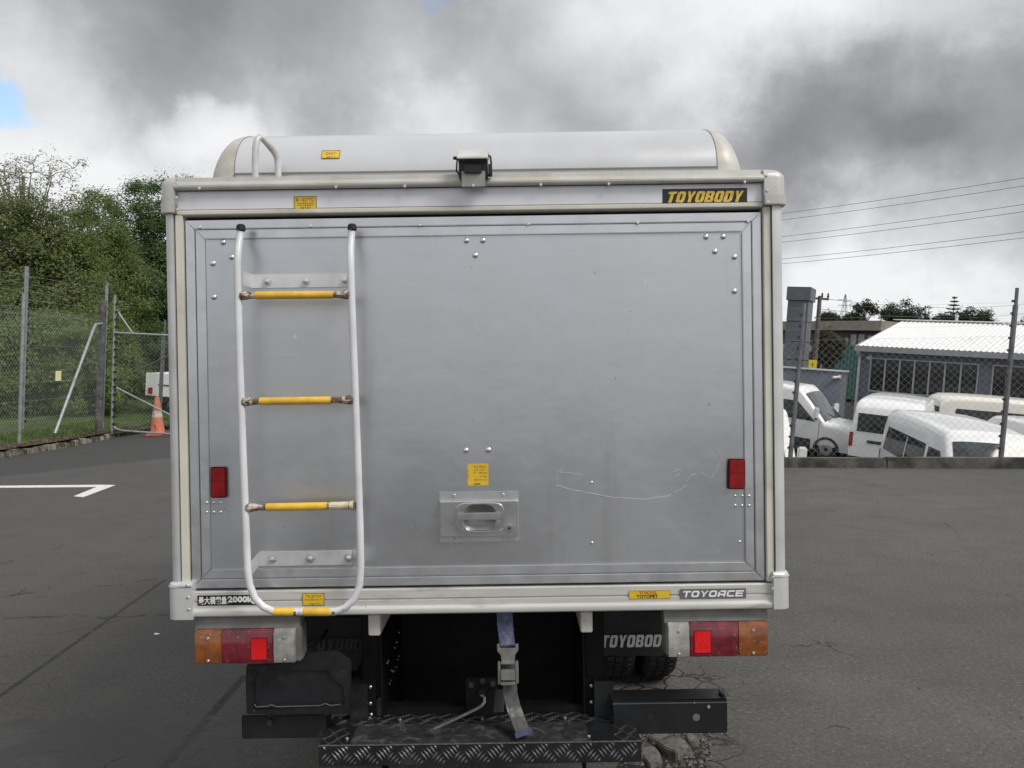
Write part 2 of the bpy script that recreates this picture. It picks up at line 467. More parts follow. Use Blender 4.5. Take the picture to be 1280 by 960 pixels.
# --- corner posts: rounded grey outside, cream strip inside
def post_poly(xo, xi, sgn, yf, yb, r, grow=0.0):
    pts = [(xi, yb), (xi, yf - grow)]
    for k in range(7):
        a = math.pi / 2 * k / 6
        pts.append((xo - sgn * grow + sgn * r * (1 - math.sin(a)), yf - grow + r * (1 - math.cos(a))))
    pts.append((xo - sgn * grow, yb))
    return pts
zPT, zPB = TZ(215, 266), TZ(225, 727)
for (xo, pxi, c0, c1, sg) in ((xlo, 224.0, 225.3, 234.6, 1), (xro, 964.4, 963.2, 953.8, -1)):
    xi = TX(pxi)
    P(MB().ext(post_poly(xo, xi, sg, -.022, .07, .026), 'z', zPB, zPT), 'corner_post', POST)
    P(MB().box(TX(c0), TX(c1), -.016, .05, zPB - .02, zSB + .003), 'edge_strip', CREAM, .002)
    P(MB().box(TX(pxi) - .003, TX(c0) + .003, -.010, .04, zPB, zSB), 'post_seam', DARKGAP)
# corner caps
def cap(xo, pxin, zt, zb, sg, top, name):
    xi = TX(pxin); prof = post_poly(xo, xi, sg, -.024, .10, .030, .007)
    rr_ = .026 if top else .010
    lv = [(zb, 1.0)] + ([(zt - rr_ + rr_ * math.sin(a_), 1.0 - (rr_ * (1 - math.cos(a_))) / .045) for a_ in [math.pi / 2 * k / 7 for k in range(8)]])
    n_ = len(prof); mb = MB(); vs = []
    for z_, k_ in lv: vs += [(xi + (p[0] - xi) * (k_ if sg * (p[0] - xi) < 0 else 1), .10 + (p[1] - .10) * (1 - (1 - k_) * .35), z_) for p in prof]
    fs = [tuple(range(n_ - 1, -1, -1)), tuple((len(lv) - 1) * n_ + j for j in range(n_))]
    for i_ in range(len(lv) - 1): fs += [(i_ * n_ + j, i_ * n_ + (j + 1) % n_, (i_ + 1) * n_ + (j + 1) % n_, (i_ + 1) * n_ + j) for j in range(n_)]
    mb.add(vs, fs)
    o = P(mb, name, FRP if top else POST, .0015, smooth=50)
    zm = zb + (zt - zb) * (.28 if top else .86)
    P(MB().ext(post_poly(xo, xi, sg, -.024, .10, .030, .009), 'z', zm - .022 if top else zm, zb + .05 if top else zm + .004) if not top else
      MB().ext(post_poly(xo, xi, sg, -.024, .10, .030, .0095), 'z', zb - .001, zm), 'cap_band', FRP if top else POST, .002, parent=o)
    return o
capm = None
SCREW = MB().lathe([(.0001, -.0026), (.0030, -.0026), (.0044, -.0012), (.0046, .001)], 10, Matrix.Rotation(R(-90), 4, 'X')).mesh('screw', smooth=40)
SCREW.materials.append(ZINC)
def dome_mesh(name, r, h, mat, n=14):
    prof = [(r * math.cos(a), h * math.sin(a)) for a in [math.pi / 2 * k / 5 for k in range(6)]]
    prof[-1] = (r * .05, h)
    me = MB().lathe(prof, n, Matrix.Rotation(R(90), 4, 'X')).mesh(name, smooth=60); me.materials.append(mat); return me
RIVBIG, RIVSM = dome_mesh('rivet', .0080, .0052, RIV), dome_mesh('small_rivet', .0042, .0028, RIV, 10)
def stud(me, name, px, py, y, parent):
    x, z = T(px, py, y); return link_copy(me, name, parent, Matrix.Translation((x, y, z)))
ctl = cap(xlo, 228.0, TZ(215, 222.5), TZ(215, 268.5), 1, True, 'corner_cap')
ctr = cap(xro, 953.5, TZ(968, 213.0), TZ(968, 258.0), -1, True, 'corner_cap')
cbl = cap(xlo, 241.0, TZ(228, 725), TZ(228, 771), 1, False, 'corner_cap')
cbr = cap(xro, 960.0, TZ(975, 712), TZ(975, 757.5), -1, False, 'corner_cap')
for c, pts in ((ctl, ((221, 229), (221, 247), (222, 262))), (ctr, ((958, 219), (959, 238), (960, 252))), (cbl, ((234, 732), (235, 747), (236, 762))), (cbr, ((966, 722), (966, 736)))):
    for p in pts: stud(SCREW, 'screw', p[0], p[1], -.031, c)

# --- header: gutter rail, panel, lower strip
xa, xb = TX(228.0), TX(953.5)
zm = zRL
rail = [(.16, zRT - .022), (.16, zRT), (-.012, zRT), (-.014, zRT - .012), (-.026, zRT - .016), (-.033, zRT - .022), (-.035, zRT - .028), (-.033, zm + .003), (-.028, zm), (-.010, zm + .002), (-.010, zRT - .022)]
P(MB().ext(rail, 'x', xa, xb), 'gutter_rail', RAIL, .0015)
for px, py in ((249, 235.5), (420, 233.7), (506, 232.6), (592, 231.8), (676, 230.8), (761, 229.8), (931, 227.4)): stud(SCREW, 'screw', px, py, -.0347, truck)
P(MB().box(xa, xb, -.0125, .05, zHB, zm), 'header_panel', HEAD, .001)
P(MB().ext([(.05, zSB), (-.012, zSB), (-.017, zSB + .003), (-.017, zHB - .004), (-.012, zHB - .001), (.05, zHB - .001)], 'x', xa, xb), 'header_strip', CREAM, .001)

# --- the rear door
door = P(MB().box(xdl, xdr, .0, .018, zDB, zDT), 'rear_door', ALU, .0015)
# frame extrusions, mitred at the corners
def mitre(x0, x1, z0, z1, w, ya, yb, parent, name, mat):
    for poly in ([(x0, z1), (x1, z1), (x1 - w, z1 - w), (x0 + w, z1 - w)], [(x0, z0), (x0 + w, z0 + w), (x1 - w, z0 + w), (x1, z0)],
                 [(x0, z0), (x0, z1), (x0 + w, z1 - w), (x0 + w, z0 + w)], [(x1, z0), (x1 - w, z0 + w), (x1 - w, z1 - w), (x1, z1)]):
        g = .0006
        cx = sum(p[0] for p in poly) / 4; cz = sum(p[1] for p in poly) / 4
        poly = [(p[0] + (g if p[0] < cx else -g), p[1] + (g if p[1] < cz else -g)) for p in poly]
        P(MB().ext(poly, 'y', ya, yb), name, mat, .0019, parent=parent)
w1, w2 = .0255, .026
mitre(xdl, xdr, zDB, zDT, w1, -.009, -.0002, door, 'door_frame', FRAME)
mitre(xdl + w1 + .0012, xdr - w1 - .0012, zDB + w1 + .0012, zDT - w1 - .0012, w2, -.0062, -.0002, door, 'door_frame', FRAME)
for px, py in ((249, 284), (387, 282.6), (525, 281.4), (660, 280.2), (797, 278.6), (935, 277)): stud(SCREW, 'screw', px, py, -.0092, door)
for px, py in ((279, 303), (289.5, 321.5), (266, 329.5), (267.5, 371.5), (583, 300.8), (603.5, 300.6), (594, 319.2), (882.5, 296), (904, 295.8), (893.5, 314.3), (918, 321.2), (918, 364)):
    stud(RIVBIG, 'rivet', px, py, -.0002, door)
for px, py in ((582.5, 563), (610.5, 562.5)): stud(RIVBIG, 'rivet', px, py, -.0002, door)
for x0, y0, s in ((258.5, 628.3, 1), (919, 620, -1)):
    for i in range(3):
        for j in range(2):
            px = x0 + i * 8.6; stud(RIVSM, 'small_rivet', px, y0 + j * 12 , -.0065 if (px < 262 or px > 932) else -.0002, door)
for px, py in ((739.5, 603), (740, 678.5), (924.5, 677.2)): stud(RIVSM, 'small_rivet', px, py, -.0002, door)

# reflectors
for (x0, y0, x1, y1, tilt) in ((263.3, 583.5, 282.8, 622.5, 0), (910.3, 573.5, 931.2, 611.8, 1.4)):
    xa_, za_ = T(x0, y1, -.01); xb_, zb_ = T(x1, y0, -.01)
    base = MB().box(-(xb_ - xa_) / 2, (xb_ - xa_) / 2, -.004, 0, -(zb_ - za_) / 2, (zb_ - za_) / 2)
    o = base.build('reflector', M('reflector_rim', (.10, .004, .006), .3), door, .002)
    o.location = ((xa_ + xb_) / 2, -.0066, (za_ + zb_) / 2); o.rotation_euler.y = R(tilt)
    q = MB()
    hw_, hz_ = (xb_ - xa_) / 2 - .003, (zb_ - za_) / 2 - .003
    q.box(-hw_, hw_, -.0075, -.0042, -hz_, hz_ * .05 - .0003); q.box(-hw_, hw_, -.0075, -.0042, hz_ * .05 + .0003, hz_)
    q.build('reflector_lens', REDREF, o, .0015)

# the long looping scratch and a few short ones
SCR = M('bare_scratch', (.86, .86, .87), .35, .6, .1)
def scratch(pts, w):
    mb = MB(); p3 = [Vector(T3(px, py, -.0008)) for px, py in pts]
    fine = []
    for a, b in zip(p3, p3[1:]):
        for k in range(4): fine.append(a.lerp(b, k / 4) + Vector((random.uniform(-1, 1), 0, random.uniform(-1, 1))) * .0007)
    fine.append(p3[-1])
    for a, b in zip(fine, fine[1:]):
        if random.random() < .88: mb.bar(a, b, w * random.uniform(.5, 1.3), .0006, (0, 1, 0))
    P(mb, 'scratch', SCR, parent=door, smooth=0)
scratch([(695, 606), (712, 611), (740, 617), (770, 622), (805, 624), (835, 620), (850, 612), (857, 607)], .0011)
scratch([(858, 602), (864, 594), (876, 590), (889, 597), (895, 590), (899, 580), (903, 572), (897, 563), (896, 559)], .0008)
scratch([(699, 590), (712, 591), (728, 594)], .0010); scratch([(842, 590), (850, 586), (853, 589), (845, 595)], .0010)
scratch([(696, 600), (697, 592), (706, 581)], .0007)

# handle plate
hp0, hp1 = T(550, 677.5), T(648.3, 613.5)
zf1, zf0 = TZ(599, 624.6), TZ(599, 670.0)
hpl = P(MB().box(hp0[0], hp1[0], -.003, -.0003, hp0[1], hp1[1]), 'handle_plate', FRAME, .0008, parent=door)
cxh, czh = T(600, 645.5); outw, outh = (hp1[0] - hp0[0]) / 2 - .0015, (zf1 - zf0) / 2
mcx, mcz = (hp0[0] + hp1[0]) / 2, (zf0 + zf1) / 2
NS = 48
def sup(cx, cz, a, b, n):
    o = []
    for k in range(NS):
        t = 2 * math.pi * (k + .5) / NS
        c, s_ = math.cos(t), math.sin(t)
        o.append((cx + a * math.copysign(abs(c) ** (2 / n), c), cz + b * math.copysign(abs(s_) ** (2 / n), s_)))
    return o
def ringshape(outer, inner, ya, yb):
    mb = MB(); vs = []
    for lp in (outer, inner):
        for y in (ya, yb): vs += [(p[0], y, p[1]) for p in lp]
    fs = []
    for k in range(NS):
        q = (k + 1) % NS
        o0, o1, i0, i1 = 0, NS, 2 * NS, 3 * NS
        fs += [(o0 + k, o0 + q, i0 + q, i0 + k), (o1 + k, i1 + k, i1 + q, o1 + q), (o0 + k, o1 + k, o1 + q, o0 + q), (i0 + k, i0 + q, i1 + q, i1 + k)]
    return mb.add(vs, fs)
inner = sup(cxh, czh, .044, .036, 3.2)
HOUS = M('housing_aluminium', (.50, .51, .525), .34, .9, .06, 12)
BOWLM = M('bowl_dull_metal', (.30, .305, .31), .5, .7, .1, 12)
P(ringshape(sup(mcx, mcz, outw, outh, 40), inner, -.017, -.0028), 'handle_housing', HOUS, .0034, parent=door, smooth=18, seg=1)
P(ringshape(sup(cxh + .001, czh + .001, .066, .041, 5), inner, -.0225, -.0172), 'handle_escutcheon', HNDL, .0030, parent=door, smooth=18, seg=1)
def bowl(u, v):
    t, k = 2 * math.pi * u, v
    c, s_ = math.cos(t), math.sin(t)
    return (cxh + .0437 * k * math.copysign(abs(c) ** .625, c), -.0165 + .0135 * (1 - k ** 3), czh + .0357 * k * math.copysign(abs(s_) ** .625, s_))
P(MB().grid(bowl, 40, 6), 'handle_bowl', BOWLM, parent=door, smooth=60)
x0h, z0h = T(571.5, 650, -.02); x1h, z1h = T(626.5, 639.6, -.02)
P(MB().box(x0h, x1h, -.030, -.021, z0h, z1h), 'door_handle', HOUS, .0030, parent=door)
def disc(px, py, r, y0, y1, name, mat, parent, bevel=.0008):
    x, z = T(px, py, y0); return P(MB().cyl((x, y1, z), (x, y0, z), r, r, 16), name, mat, bevel, parent=parent)
disc(622.3, 653.6, .0070, -.0275, -.020, 'lock_cover', HNDL, door); disc(636.6, 660.5, .0100, -.0225, -.016, 'lock_cylinder', HNDL, door)
disc(636.6, 660.5, .0036, -.0232, -.022, 'key_slot', DARKGAP, door, 0)
for px, py in ((567.8, 619), (629, 618.2), (568.4, 674.6), (629.4, 674)): stud(SCREW, 'screw', px, py, -.0032, door)

# --- sill
zg = TZ(245, 750)
xsa, xsb = TX(240.5), TX(960.5)
sill = [(.10, zST), (-.014, zST), (-.016, zST - .002), (-.016, zg + .001), (-.012, zg), (-.012, zg - .003), (-.018, zg - .004), (-.018, zSL + .024), (-.021, zSL + .022),
        (-.026, zSL + .018), (-.028, zSL + .011), (-.026, zSL + .004), (-.020, zSL), (.10, zSL)]
P(MB().ext(sill, 'x', xsa, xsb), 'rear_sill', SILL, .0008)
stud(RIVSM, 'small_rivet', 459, 758.5, -.019, truck)

# --- stickers with printed marks
def sticker(px0, py0, px1, py1, y, mat, rim=None, label=None, round_=.002):
    xa_, za_ = T(px0, py1, y); xb_, zb_ = T(px1, py0, y)
    mb = MB().box(xa_, xb_, y - .0006, y, za_, zb_)
    o = P(mb, 'sticker', mat, .0002); tag(o, label)
    if rim:
        t_ = .0016
        q = MB(); yy = y - .0009
        q.box(xa_, xb_, yy, y - .0004, zb_ - t_, zb_); q.box(xa_, xb_, yy, y - .0004, za_, za_ + t_)
        q.box(xa_, xa_ + t_, yy, y - .0004, za_ + t_, zb_ - t_); q.box(xb_ - t_, xb_, yy, y - .0004, za_ + t_, zb_ - t_)
        q.build('sticker_border', rim, o, smooth=0)
    return o, (xa_, za_, xb_, zb_)
SYEL = M('sticker_yellow', (.70, .47, .03), .4, 0, .08, 60, (.55, .40, .12), 30, .55, .75)
SBLK = M('print_black', (.03, .028, .022), .5, 0, .2, 90)
SRED = M('print_red', (.48, .09, .02), .5, 0, .2, 90)
SOLV = M('print_olive', (.20, .15, .02), .5, 0, .3, 90)
SDK = M('sticker_black', (.014, .014, .014), .3, 0, .1, 40)
GOLD = M('gold_print', (.72, .50, .08), .35, .15, .22, 90)
SWHT = M('print_white', (.78, .78, .78), .45, 0, .06, 60)
SGRY = M('sticker_grey', (.13, .13, .14), .4, 0, .1, 60)
def glyphs(o, box, y, rows):
    """rows of illegible fine print: (u0,u1,v,height,material,count)"""
    xa_, za_, xb_, zb_ = box; W_, H_ = xb_ - xa_, zb_ - za_
    by = {}
    for (u0, u1, v, h, mt, n) in rows:
        mb = by.setdefault(mt.name, (MB(), mt))[0]
        for k in range(n):
            a = u0 + (u1 - u0) * (k + random.uniform(.02, .18)) / n; b_ = u0 + (u1 - u0) * (k + random.uniform(.62, .95)) / n
            hh = h * random.uniform(.7, 1.0)
            x0_, x1_ = xa_ + W_ * a, xa_ + W_ * b_; zc = za_ + H_ * (1 - v)
            zt_, zb2 = zc + H_ * hh / 2, zc - H_ * hh / 2; th = H_ * h * .22
            mb.box(x0_, x1_, y - .0010, y - .0005, zt_ - th, zt_)
            if random.random() < .8: mb.box(x0_, x1_, y - .0010, y - .0005, zb2, zb2 + th)
            xm = random.uniform(x0_, x1_ - .0006); mb.box(xm, xm + min(.0008, W_ * .03), y - .0010, y - .0005, zb2 + th, zt_ - th)
    for mb, mt in by.values(): tag(mb.build('fine_print', mt, o, smooth=0), kind='stuff')

o, bx = sticker(367.6, 245.2, 395.6, 261.8, -.0130, SYEL, SOLV, 'yellow caution sticker on the header panel')
glyphs(o, bx, -.0130, [(.34, .90, .27, .26, SRED, 4), (.08, .26, .27, .24, SOLV, 1), (.16, .88, .55, .10, SOLV, 7), (.16, .88, .70, .10, SOLV, 7), (.28, .74, .90, .13, SBLK, 5)])
o, bx = sticker(584.6, 579.3, 610.4, 607.0, -.0006, SYEL, None, 'square yellow instruction sticker above the door handle')
glyphs(o, bx, -.0006, [(.30, .92, .14, .11, SRED, 5), (.30, .95, .29, .05, SOLV, 8), (.28, .46, .42, .11, SOLV, 1), (.52, .95, .42, .08, SOLV, 6), (.5, .93, .59, .06, SOLV, 5), (.3, .95, .74, .05, SRED, 7), (.28, .72, .93, .08, SBLK, 1)]
       + [(.03, .09, v_, .05, SBLK, 1) for v_ in (.34, .47, .60, .73)])
o, bx = sticker(378.3, 741.2, 405.3, 757.0, -.0185, SYEL, SOLV, 'yellow caution sticker on the sill')
glyphs(o, bx, -.0185, [(.14, .9, .25, .2, SOLV, 6), (.1, .9, .52, .14, SOLV, 7), (.3, .8, .88, .13, SBLK, 4)])
# maker's badge
o, bx = sticker(828.2, 234.8, 933.8, 257.2, -.0130, SDK, None, 'black badge with gold lettering')
lm = letters('TOYOBODY', (bx[2] - bx[0]) * .93, (bx[3] - bx[1]) * .66, .38, .2, .13, .42)
lt = lm.build('lettering', GOLD, o, smooth=0); lt.location = ((bx[0] + bx[2]) / 2, -.0139, (bx[1] + bx[3]) / 2)
# load sticker
o, bx = sticker(247.0, 743.4, 321.8, 757.2, -.0185, SDK, None, 'black payload sticker with white lettering')
me = text_mesh('最大積載量', (bx[3] - bx[1]) * .76, .020, 0, .0004, (bx[2] - bx[0]) * .47); me.materials.append(SWHT)
l1 = link_copy(me, 'lettering', o, Matrix.Translation((bx[0] + (bx[2] - bx[0]) * .255, -.0194, (bx[1] + bx[3]) / 2)))
me = text_mesh('2000kg', (bx[3] - bx[1]) * .78, .045, 0, .0004, (bx[2] - bx[0]) * .48); me.materials.append(SWHT)
link_copy(me, 'lettering', o, Matrix.Translation((bx[0] + (bx[2] - bx[0]) * .745, -.0194, (bx[1] + bx[3]) / 2)))
# dealer sticker
o, bx = sticker(786.4, 737.4, 837.8, 748.8, -.0185, SYEL, M('dull_gold', (.42, .30, .05), .5), 'yellow dealer sticker on the sill')
me = text_mesh('TOKYO', (bx[3] - bx[1]) * .38, .02, 0, .0004, (bx[2] - bx[0]) * .42); me.materials.append(SRED)
link_copy(me, 'lettering', o, Matrix.Translation((bx[0] + (bx[2] - bx[0]) * .45, -.0194, bx[1] + (bx[3] - bx[1]) * .72)))
me = text_mesh('TOYOPET', (bx[3] - bx[1]) * .42, .02, 0, .0004, (bx[2] - bx[0]) * .52); me.materials.append(SBLK)
link_copy(me, 'lettering', o, Matrix.Translation((bx[0] + (bx[2] - bx[0]) * .44, -.0194, bx[1] + (bx[3] - bx[1]) * .28)))
# model badge
o, bx = sticker(849.8, 735.2, 932.4, 748.9, -.0185, SGRY, None, 'grey badge with wide white lettering')
lm = letters('TOYOACE', (bx[2] - bx[0]) * .94, (bx[3] - bx[1]) * .62, .24, .23, .16, .22)
lt = lm.build('lettering', SWHT, o, smooth=0); lt.location = ((bx[0] + bx[2]) / 2, -.0194, (bx[1] + bx[3]) / 2)

# --- raised dome roof
xdl0, xdr0 = TX(262, 215, .12) - .022, TX(928, 215, .12) + .022
zD0, zD1 = zRT - .01, TZ(596, 171.0, .36)
RE = .095
def domez(x, v):
    """profile v in 0..1 -> (y, z); x rounds the ends"""
    e_ = max(0.0, (xdl0 + RE - x) / RE, (x - xdr0 + RE) / RE); k = math.sqrt(max(0.0, 1 - min(1, e_) ** 2.8))
    if v < .12: y, h = .115 + .004 * v / .12, .24 * v / .12
    elif v < .8:
        a = (v - .12) / .68 * math.pi / 2; y, h = .119 + .26 * (1 - math.cos(a)), .24 + .76 * math.sin(a)
    else: y, h = .379 + (v - .8) / .2 * 2.3, 1.0
    return (x, y + .10 * (1 - k), zD0 + (zD1 - zD0) * h * k)
mb = MB().grid(lambda u, v: domez(xdl0 + RE + u * (xdr0 - xdl0 - 2 * RE), v), 24, 40)
dome = P(mb, 'raised_roof', DOME, smooth=60)
for a, b in ((xdl0, xdl0 + RE), (xdr0 - RE, xdr0)):
    mb = MB().grid(lambda u, v: domez(a + (.5 - .5 * math.cos(math.pi * u)) * (b - a), v), 16, 40); P(mb, 'end_cap', M('end_cap_skin', (.52, .515, .49), .60, .2, .08, 7, (.40, .36, .29), 4, .5, .75), smooth=60, parent=dome)
    xs_ = b if a == xdl0 else a
    mb = MB()
    ps = [Vector(domez(xs_, v / 40)) + Vector((0, -.0004, .0003)) for v in range(2, 34)]
    mb.tube(ps, .0013, 5); P(mb, 'seam', M('seam_grime', (.22, .20, .17), .7), parent=dome)
zs_ = zD0 + (zD1 - zD0) * .235
mb = MB().box(xdl0 + RE, xdr0 - RE, .1135, .1165, zs_ - .0022, zs_ + .0015); P(mb, 'seam', M('seam_grime', (.22, .20, .17), .7), parent=dome)
P(MB().box(xdl0 + .02, xdr0 - .02, 2.62, 2.66, zD0, zD1 - .005), 'dome_front', DOME, parent=dome)
yst = .215
pz0, pz1 = TZ(413, 198.6, yst), TZ(413, 186.6, yst)
o, bx = sticker(402.3, 187, 425.0, 198.4, .13, SYEL, SOLV, 'yellow caution sticker on the raised roof')
glyphs(o, bx, .13, [(.2, .8, .42, .3, SRED, 4), (.3, .78, .85, .14, SBLK, 4)])
# lean it back onto the curved skin
zc_ = (bx[1] + bx[3]) / 2; xc_ = (bx[0] + bx[2]) / 2
hrel = (zc_ - zD0) / (zD1 - zD0)
aa = math.asin(min(1, max(0, (hrel - .24) / .76))); ysk = .119 + .26 * (1 - math.cos(aa))
slope = math.atan2(.26 * math.sin(aa), (zD1 - zD0) * .76 * math.cos(aa))
o.data.transform(Matrix.Translation((-xc_, -.13, -zc_)))
for ch in o.children: ch.data.transform(Matrix.Translation((-xc_, -.13, -zc_)))
kk = (DR + ysk) / (DR + .13)
o.matrix_local = Matrix.Translation(((xc_ + TX0) * kk - TX0, ysk - .0012, EYE + (zc_ - EYE) * 1.0)) @ Matrix.Rotation(-slope, 4, 'X') @ Matrix.Diagonal((1, 1, 1.2, 1))

# --- roof grab handle
GP = [(319.3, 228, .02), (319.0, 200, .02), (319.6, 183, .022), (321.5, 174.5, .025), (325, 171.3, .035), (329.5, 174, .04), (336, 181.5, .055), (343, 190.5, .07), (346.5, 197, .078), (347.6, 206, .08), (347.8, 228, .08)]
P(MB().tube([T3(*g) for g in GP], [.0092 + g[2] * .002 for g in GP], 12), 'roof_grab_handle', M('grab_handle_grey', (.55, .55, .54), .4, .1, .1, 20, (.36, .33, .28), 12, .5, .7))

# --- rear view camera on its bracket
yc = -.035
x0, z0 = T(574, 219, yc); x1, z1 = T(609, 191, yc)
camr = P(MB().box(TX(577, 220, -.05), TX(606.5, 220, -.05), -.056, -.050, TZ(592, 234, -.05), TZ(592, 214, -.05)).box(TX(577, 220, -.05), TX(606.5, 220, -.05), -.05, .03, zRT + .001, zRT + .004), 'camera_bracket', M('camera_bracket_grey', (.30, .295, .27), .5, .3, .15, 20), .001)
zt_, zb_ = TZ(592, 191.5, -.03), TZ(592, 221, -.06)
P(MB().ext([(-.050, zb_), (-.062, zt_ - .036), (-.080, zt_ - .032), (-.080, zt_ - .030), (-.056, zt_ - .008), (.03, zt_ - .006), (.03, zb_)], 'x', TX(573.2, 205, -.06), TX(609.5, 205, -.06)), 'reversing_camera', M('camera_case_dark', (.05, .052, .05), .45, .1, .15, 20), .002)
P(MB().ext([(-.0890, zt_ - .030), (-.0890, zt_ - .0255), (-.056, zt_ + .0022), (.032, zt_ + .0016), (.032, zt_ - .003), (-.054, zt_ - .002), (-.084, zt_ - .028), (-.084, zt_ - .030)], 'x', TX(572, 205, -.06), TX(610.5, 205, -.06)), 'camera_hood', M('camera_hood_grey', (.56, .56, .53), .5, .1, .1, 20), .001)
P(MB().box(TX(580, 210, -.06), TX(602, 210, -.06), -.0632, -.055, TZ(592, 216.5, -.06), TZ(592, 206.5, -.06)), 'camera_lens', M('camera_lens_black', (.006, .006, .007), .12, 0, .1), .002)
P(MB().tube([T3(609, 193, -.02), T3(613, 196, -.03), T3(614, 204, -.04), T3(613, 216, -.04), T3(607, 224, -.03)], .0028, 7), 'camera_cable', RUBBER)
P(MB().box(TX(610.6, 205, -.05), TX(615.0, 205, -.05), -.06, -.03, TZ(612, 219, -.05), TZ(612, 206, -.05)), 'camera_clamp', RUBBER, .001)
P(MB().cyl(T3(566.5, 197.5, -.05), T3(573.5, 198, -.05), .0042, .0055, 8), 'camera_bolt', RUBBER)
P(MB().tube([T3(571.5, 198, -.055), T3(570.5, 214, -.055), T3(575, 219, -.055)], .0024, 6), 'camera_stay', RUBBER)
stud(SCREW, 'screw', 591.5, 231.8, -.0566, truck)

# --- ladder
yl = -.085
LP = [(301, 284), (299.6, 298), (297.6, 312), (296.6, 330), (297.0, 350), (299.2, 440), (303.5, 560), (308.2, 680), (309.4, 712), (312, 731), (318.5, 747.5), (329, 758.5), (343, 764.6)]
RP = [(420, 764.0), (432, 759.5), (443, 748.5), (449.6, 731), (451, 706), (450.0, 660), (447.4, 580), (443.6, 480), (440.0, 385), (438.6, 340), (438.2, 312), (439.2, 297), (440.2, 284)]
path = [T3(x, y, yl + (.03 if y < 300 else 0)) for x, y in LP] + [T3(380, 764.6, yl)] + [T3(x, y, yl + (.03 if y < 300 else 0)) for x, y in RP]
ladder = P(MB().tube(path, .0098, 12), 'ladder', WHITEP, smooth=60)
for (x, y) in ((301.2, 286.5), (440.2, 286)):
    a = Vector(T3(x, y, yl + .03)); P(MB().cyl(a - Vector((0, 0, .006)), a + Vector((0, 0, .013)), .0128, .0115, 14), 'rubber_cap', RUBBER, .003, parent=ladder)
for (x0, y0, x1, y1, g0, g1) in ((301.5, 369.5, 437, 368.3, .13, .85), (304, 502, 441.5, 499.8, .15, .80), (308.5, 634.5, 444.5, 631.8, .18, .74)):
    a, b = Vector(T3(x0, y0, yl)), Vector(T3(x1, y1, yl)); d = b - a
    ts = [0, .035, .09, .13, .87, .91, .965, 1]; rr = [.0125, .0125, .0095, .0085, .0085, .0095, .0125, .0125]
    P(MB().tube([a + d * t_ for t_ in ts], rr, 10), 'rung', RUST, parent=ladder)
    P(MB().tube([a + d * g0, a + d * (g0 + .01), a + d * (g1 - .01), a + d * g1], [.0100, .0106, .0106, .0100], 12), 'rung_grip', YEL, parent=ladder)
    if g1 < .78: P(MB().tube([a + d * (g1 + .02), a + d * .94, a + d * .985], [.0105, .0110, .0145], 10), 'rung_wrap', M('worn_cream_wrap', (.62, .55, .38), .6, 0, .2, 40, (.2, .15, .1), 50, .6, .66), parent=ladder)
for (xa_, xb_) in ((342, 368), (379, 414)):
    P(MB().tube([T3(xa_, 764.8, yl), T3(xa_ + 1, 764.8, yl), T3(xb_ - 1, 764.6, yl), T3(xb_, 764.6, yl)], [.0102, .0112, .0112, .0102], 12), 'rung_grip', YEL, parent=ladder)
for (xa_, xb_) in ((366, 371), (373.5, 376.5), (415.5, 419.5)):
    P(MB().tube([T3(xa_, 764.9, yl), T3(xb_, 764.9, yl)], [.0103, .0103], 9), 'rust_patch', RUST, parent=ladder)
BOLT = MB().lathe([(.0135, 0), (.0135, .0016), (.0092, .0018), (.0092, .007), (.006, .0078), (.006, .0125), (.0045, .0130)], 6, Matrix.Rotation(R(90), 4, 'X')).mesh('bracket_bolt', smooth=25)
BOLT.materials.append(ZINC)
def bracket(pl, pc0, pc1, pr, yt, yb, bolts, flare):
    z1_, z0_ = TZ(380, yt), TZ(380, yb)
    xl_, xc0, xc1, xr_ = TX(pl, yt, yl), TX(pc0, yt), TX(pc1, yt), TX(pr, yt, -.03)
    mb = MB()
    def strip(pa, pb, fa, fb):
        t_ = .0035
        (x0_, y0_), (x1_, y1_) = pa, pb
        mb.add([(x0_, y0_, z0_ - fa), (x1_, y1_, z0_ - fb), (x1_, y1_ + t_, z0_ - fb), (x0_, y0_ + t_, z0_ - fa), (x0_, y0_, z1_ - fa), (x1_, y1_, z1_ - fb), (x1_, y1_ + t_, z1_ - fb), (x0_, y0_ + t_, z1_ - fa)],
               [(3, 2, 1, 0), (4, 5, 6, 7), (0, 1, 5, 4), (1, 2, 6, 5), (2, 3, 7, 6), (3, 0, 4, 7)])
    strip((xl_, yl + .004), (xc0, -.0042), flare, 0); strip((xc0 + .0001, -.0042), (xc1, -.0042), 0, 0); strip((xc1 + .0001, -.0042), (TX(pr, yt, yl) , yl + .006), 0, 0)
    o_ = P(mb, 'ladder_bracket', M('bracket_aluminium', (.70, .71, .73), .42, .55, .06, 14), .0008, parent=ladder)
    for px, py in bolts:
        x, z = T(px, py, -.0045); link_copy(BOLT, 'bracket_bolt', ladder, Matrix.Translation((x, -.0043, z)) @ Matrix.Rotation(R(random.uniform(0, 60)), 4, 'Y'))
bracket(303, 316.5, 436, 443, 342.5, 359.5, ((334, 352), (382.5, 351.6), (431, 350.8)), 0)
bracket(311, 324, 441, 452, 688.5, 706.5, ((340.5, 698.6), (388, 698), (436, 697.4)), .012)

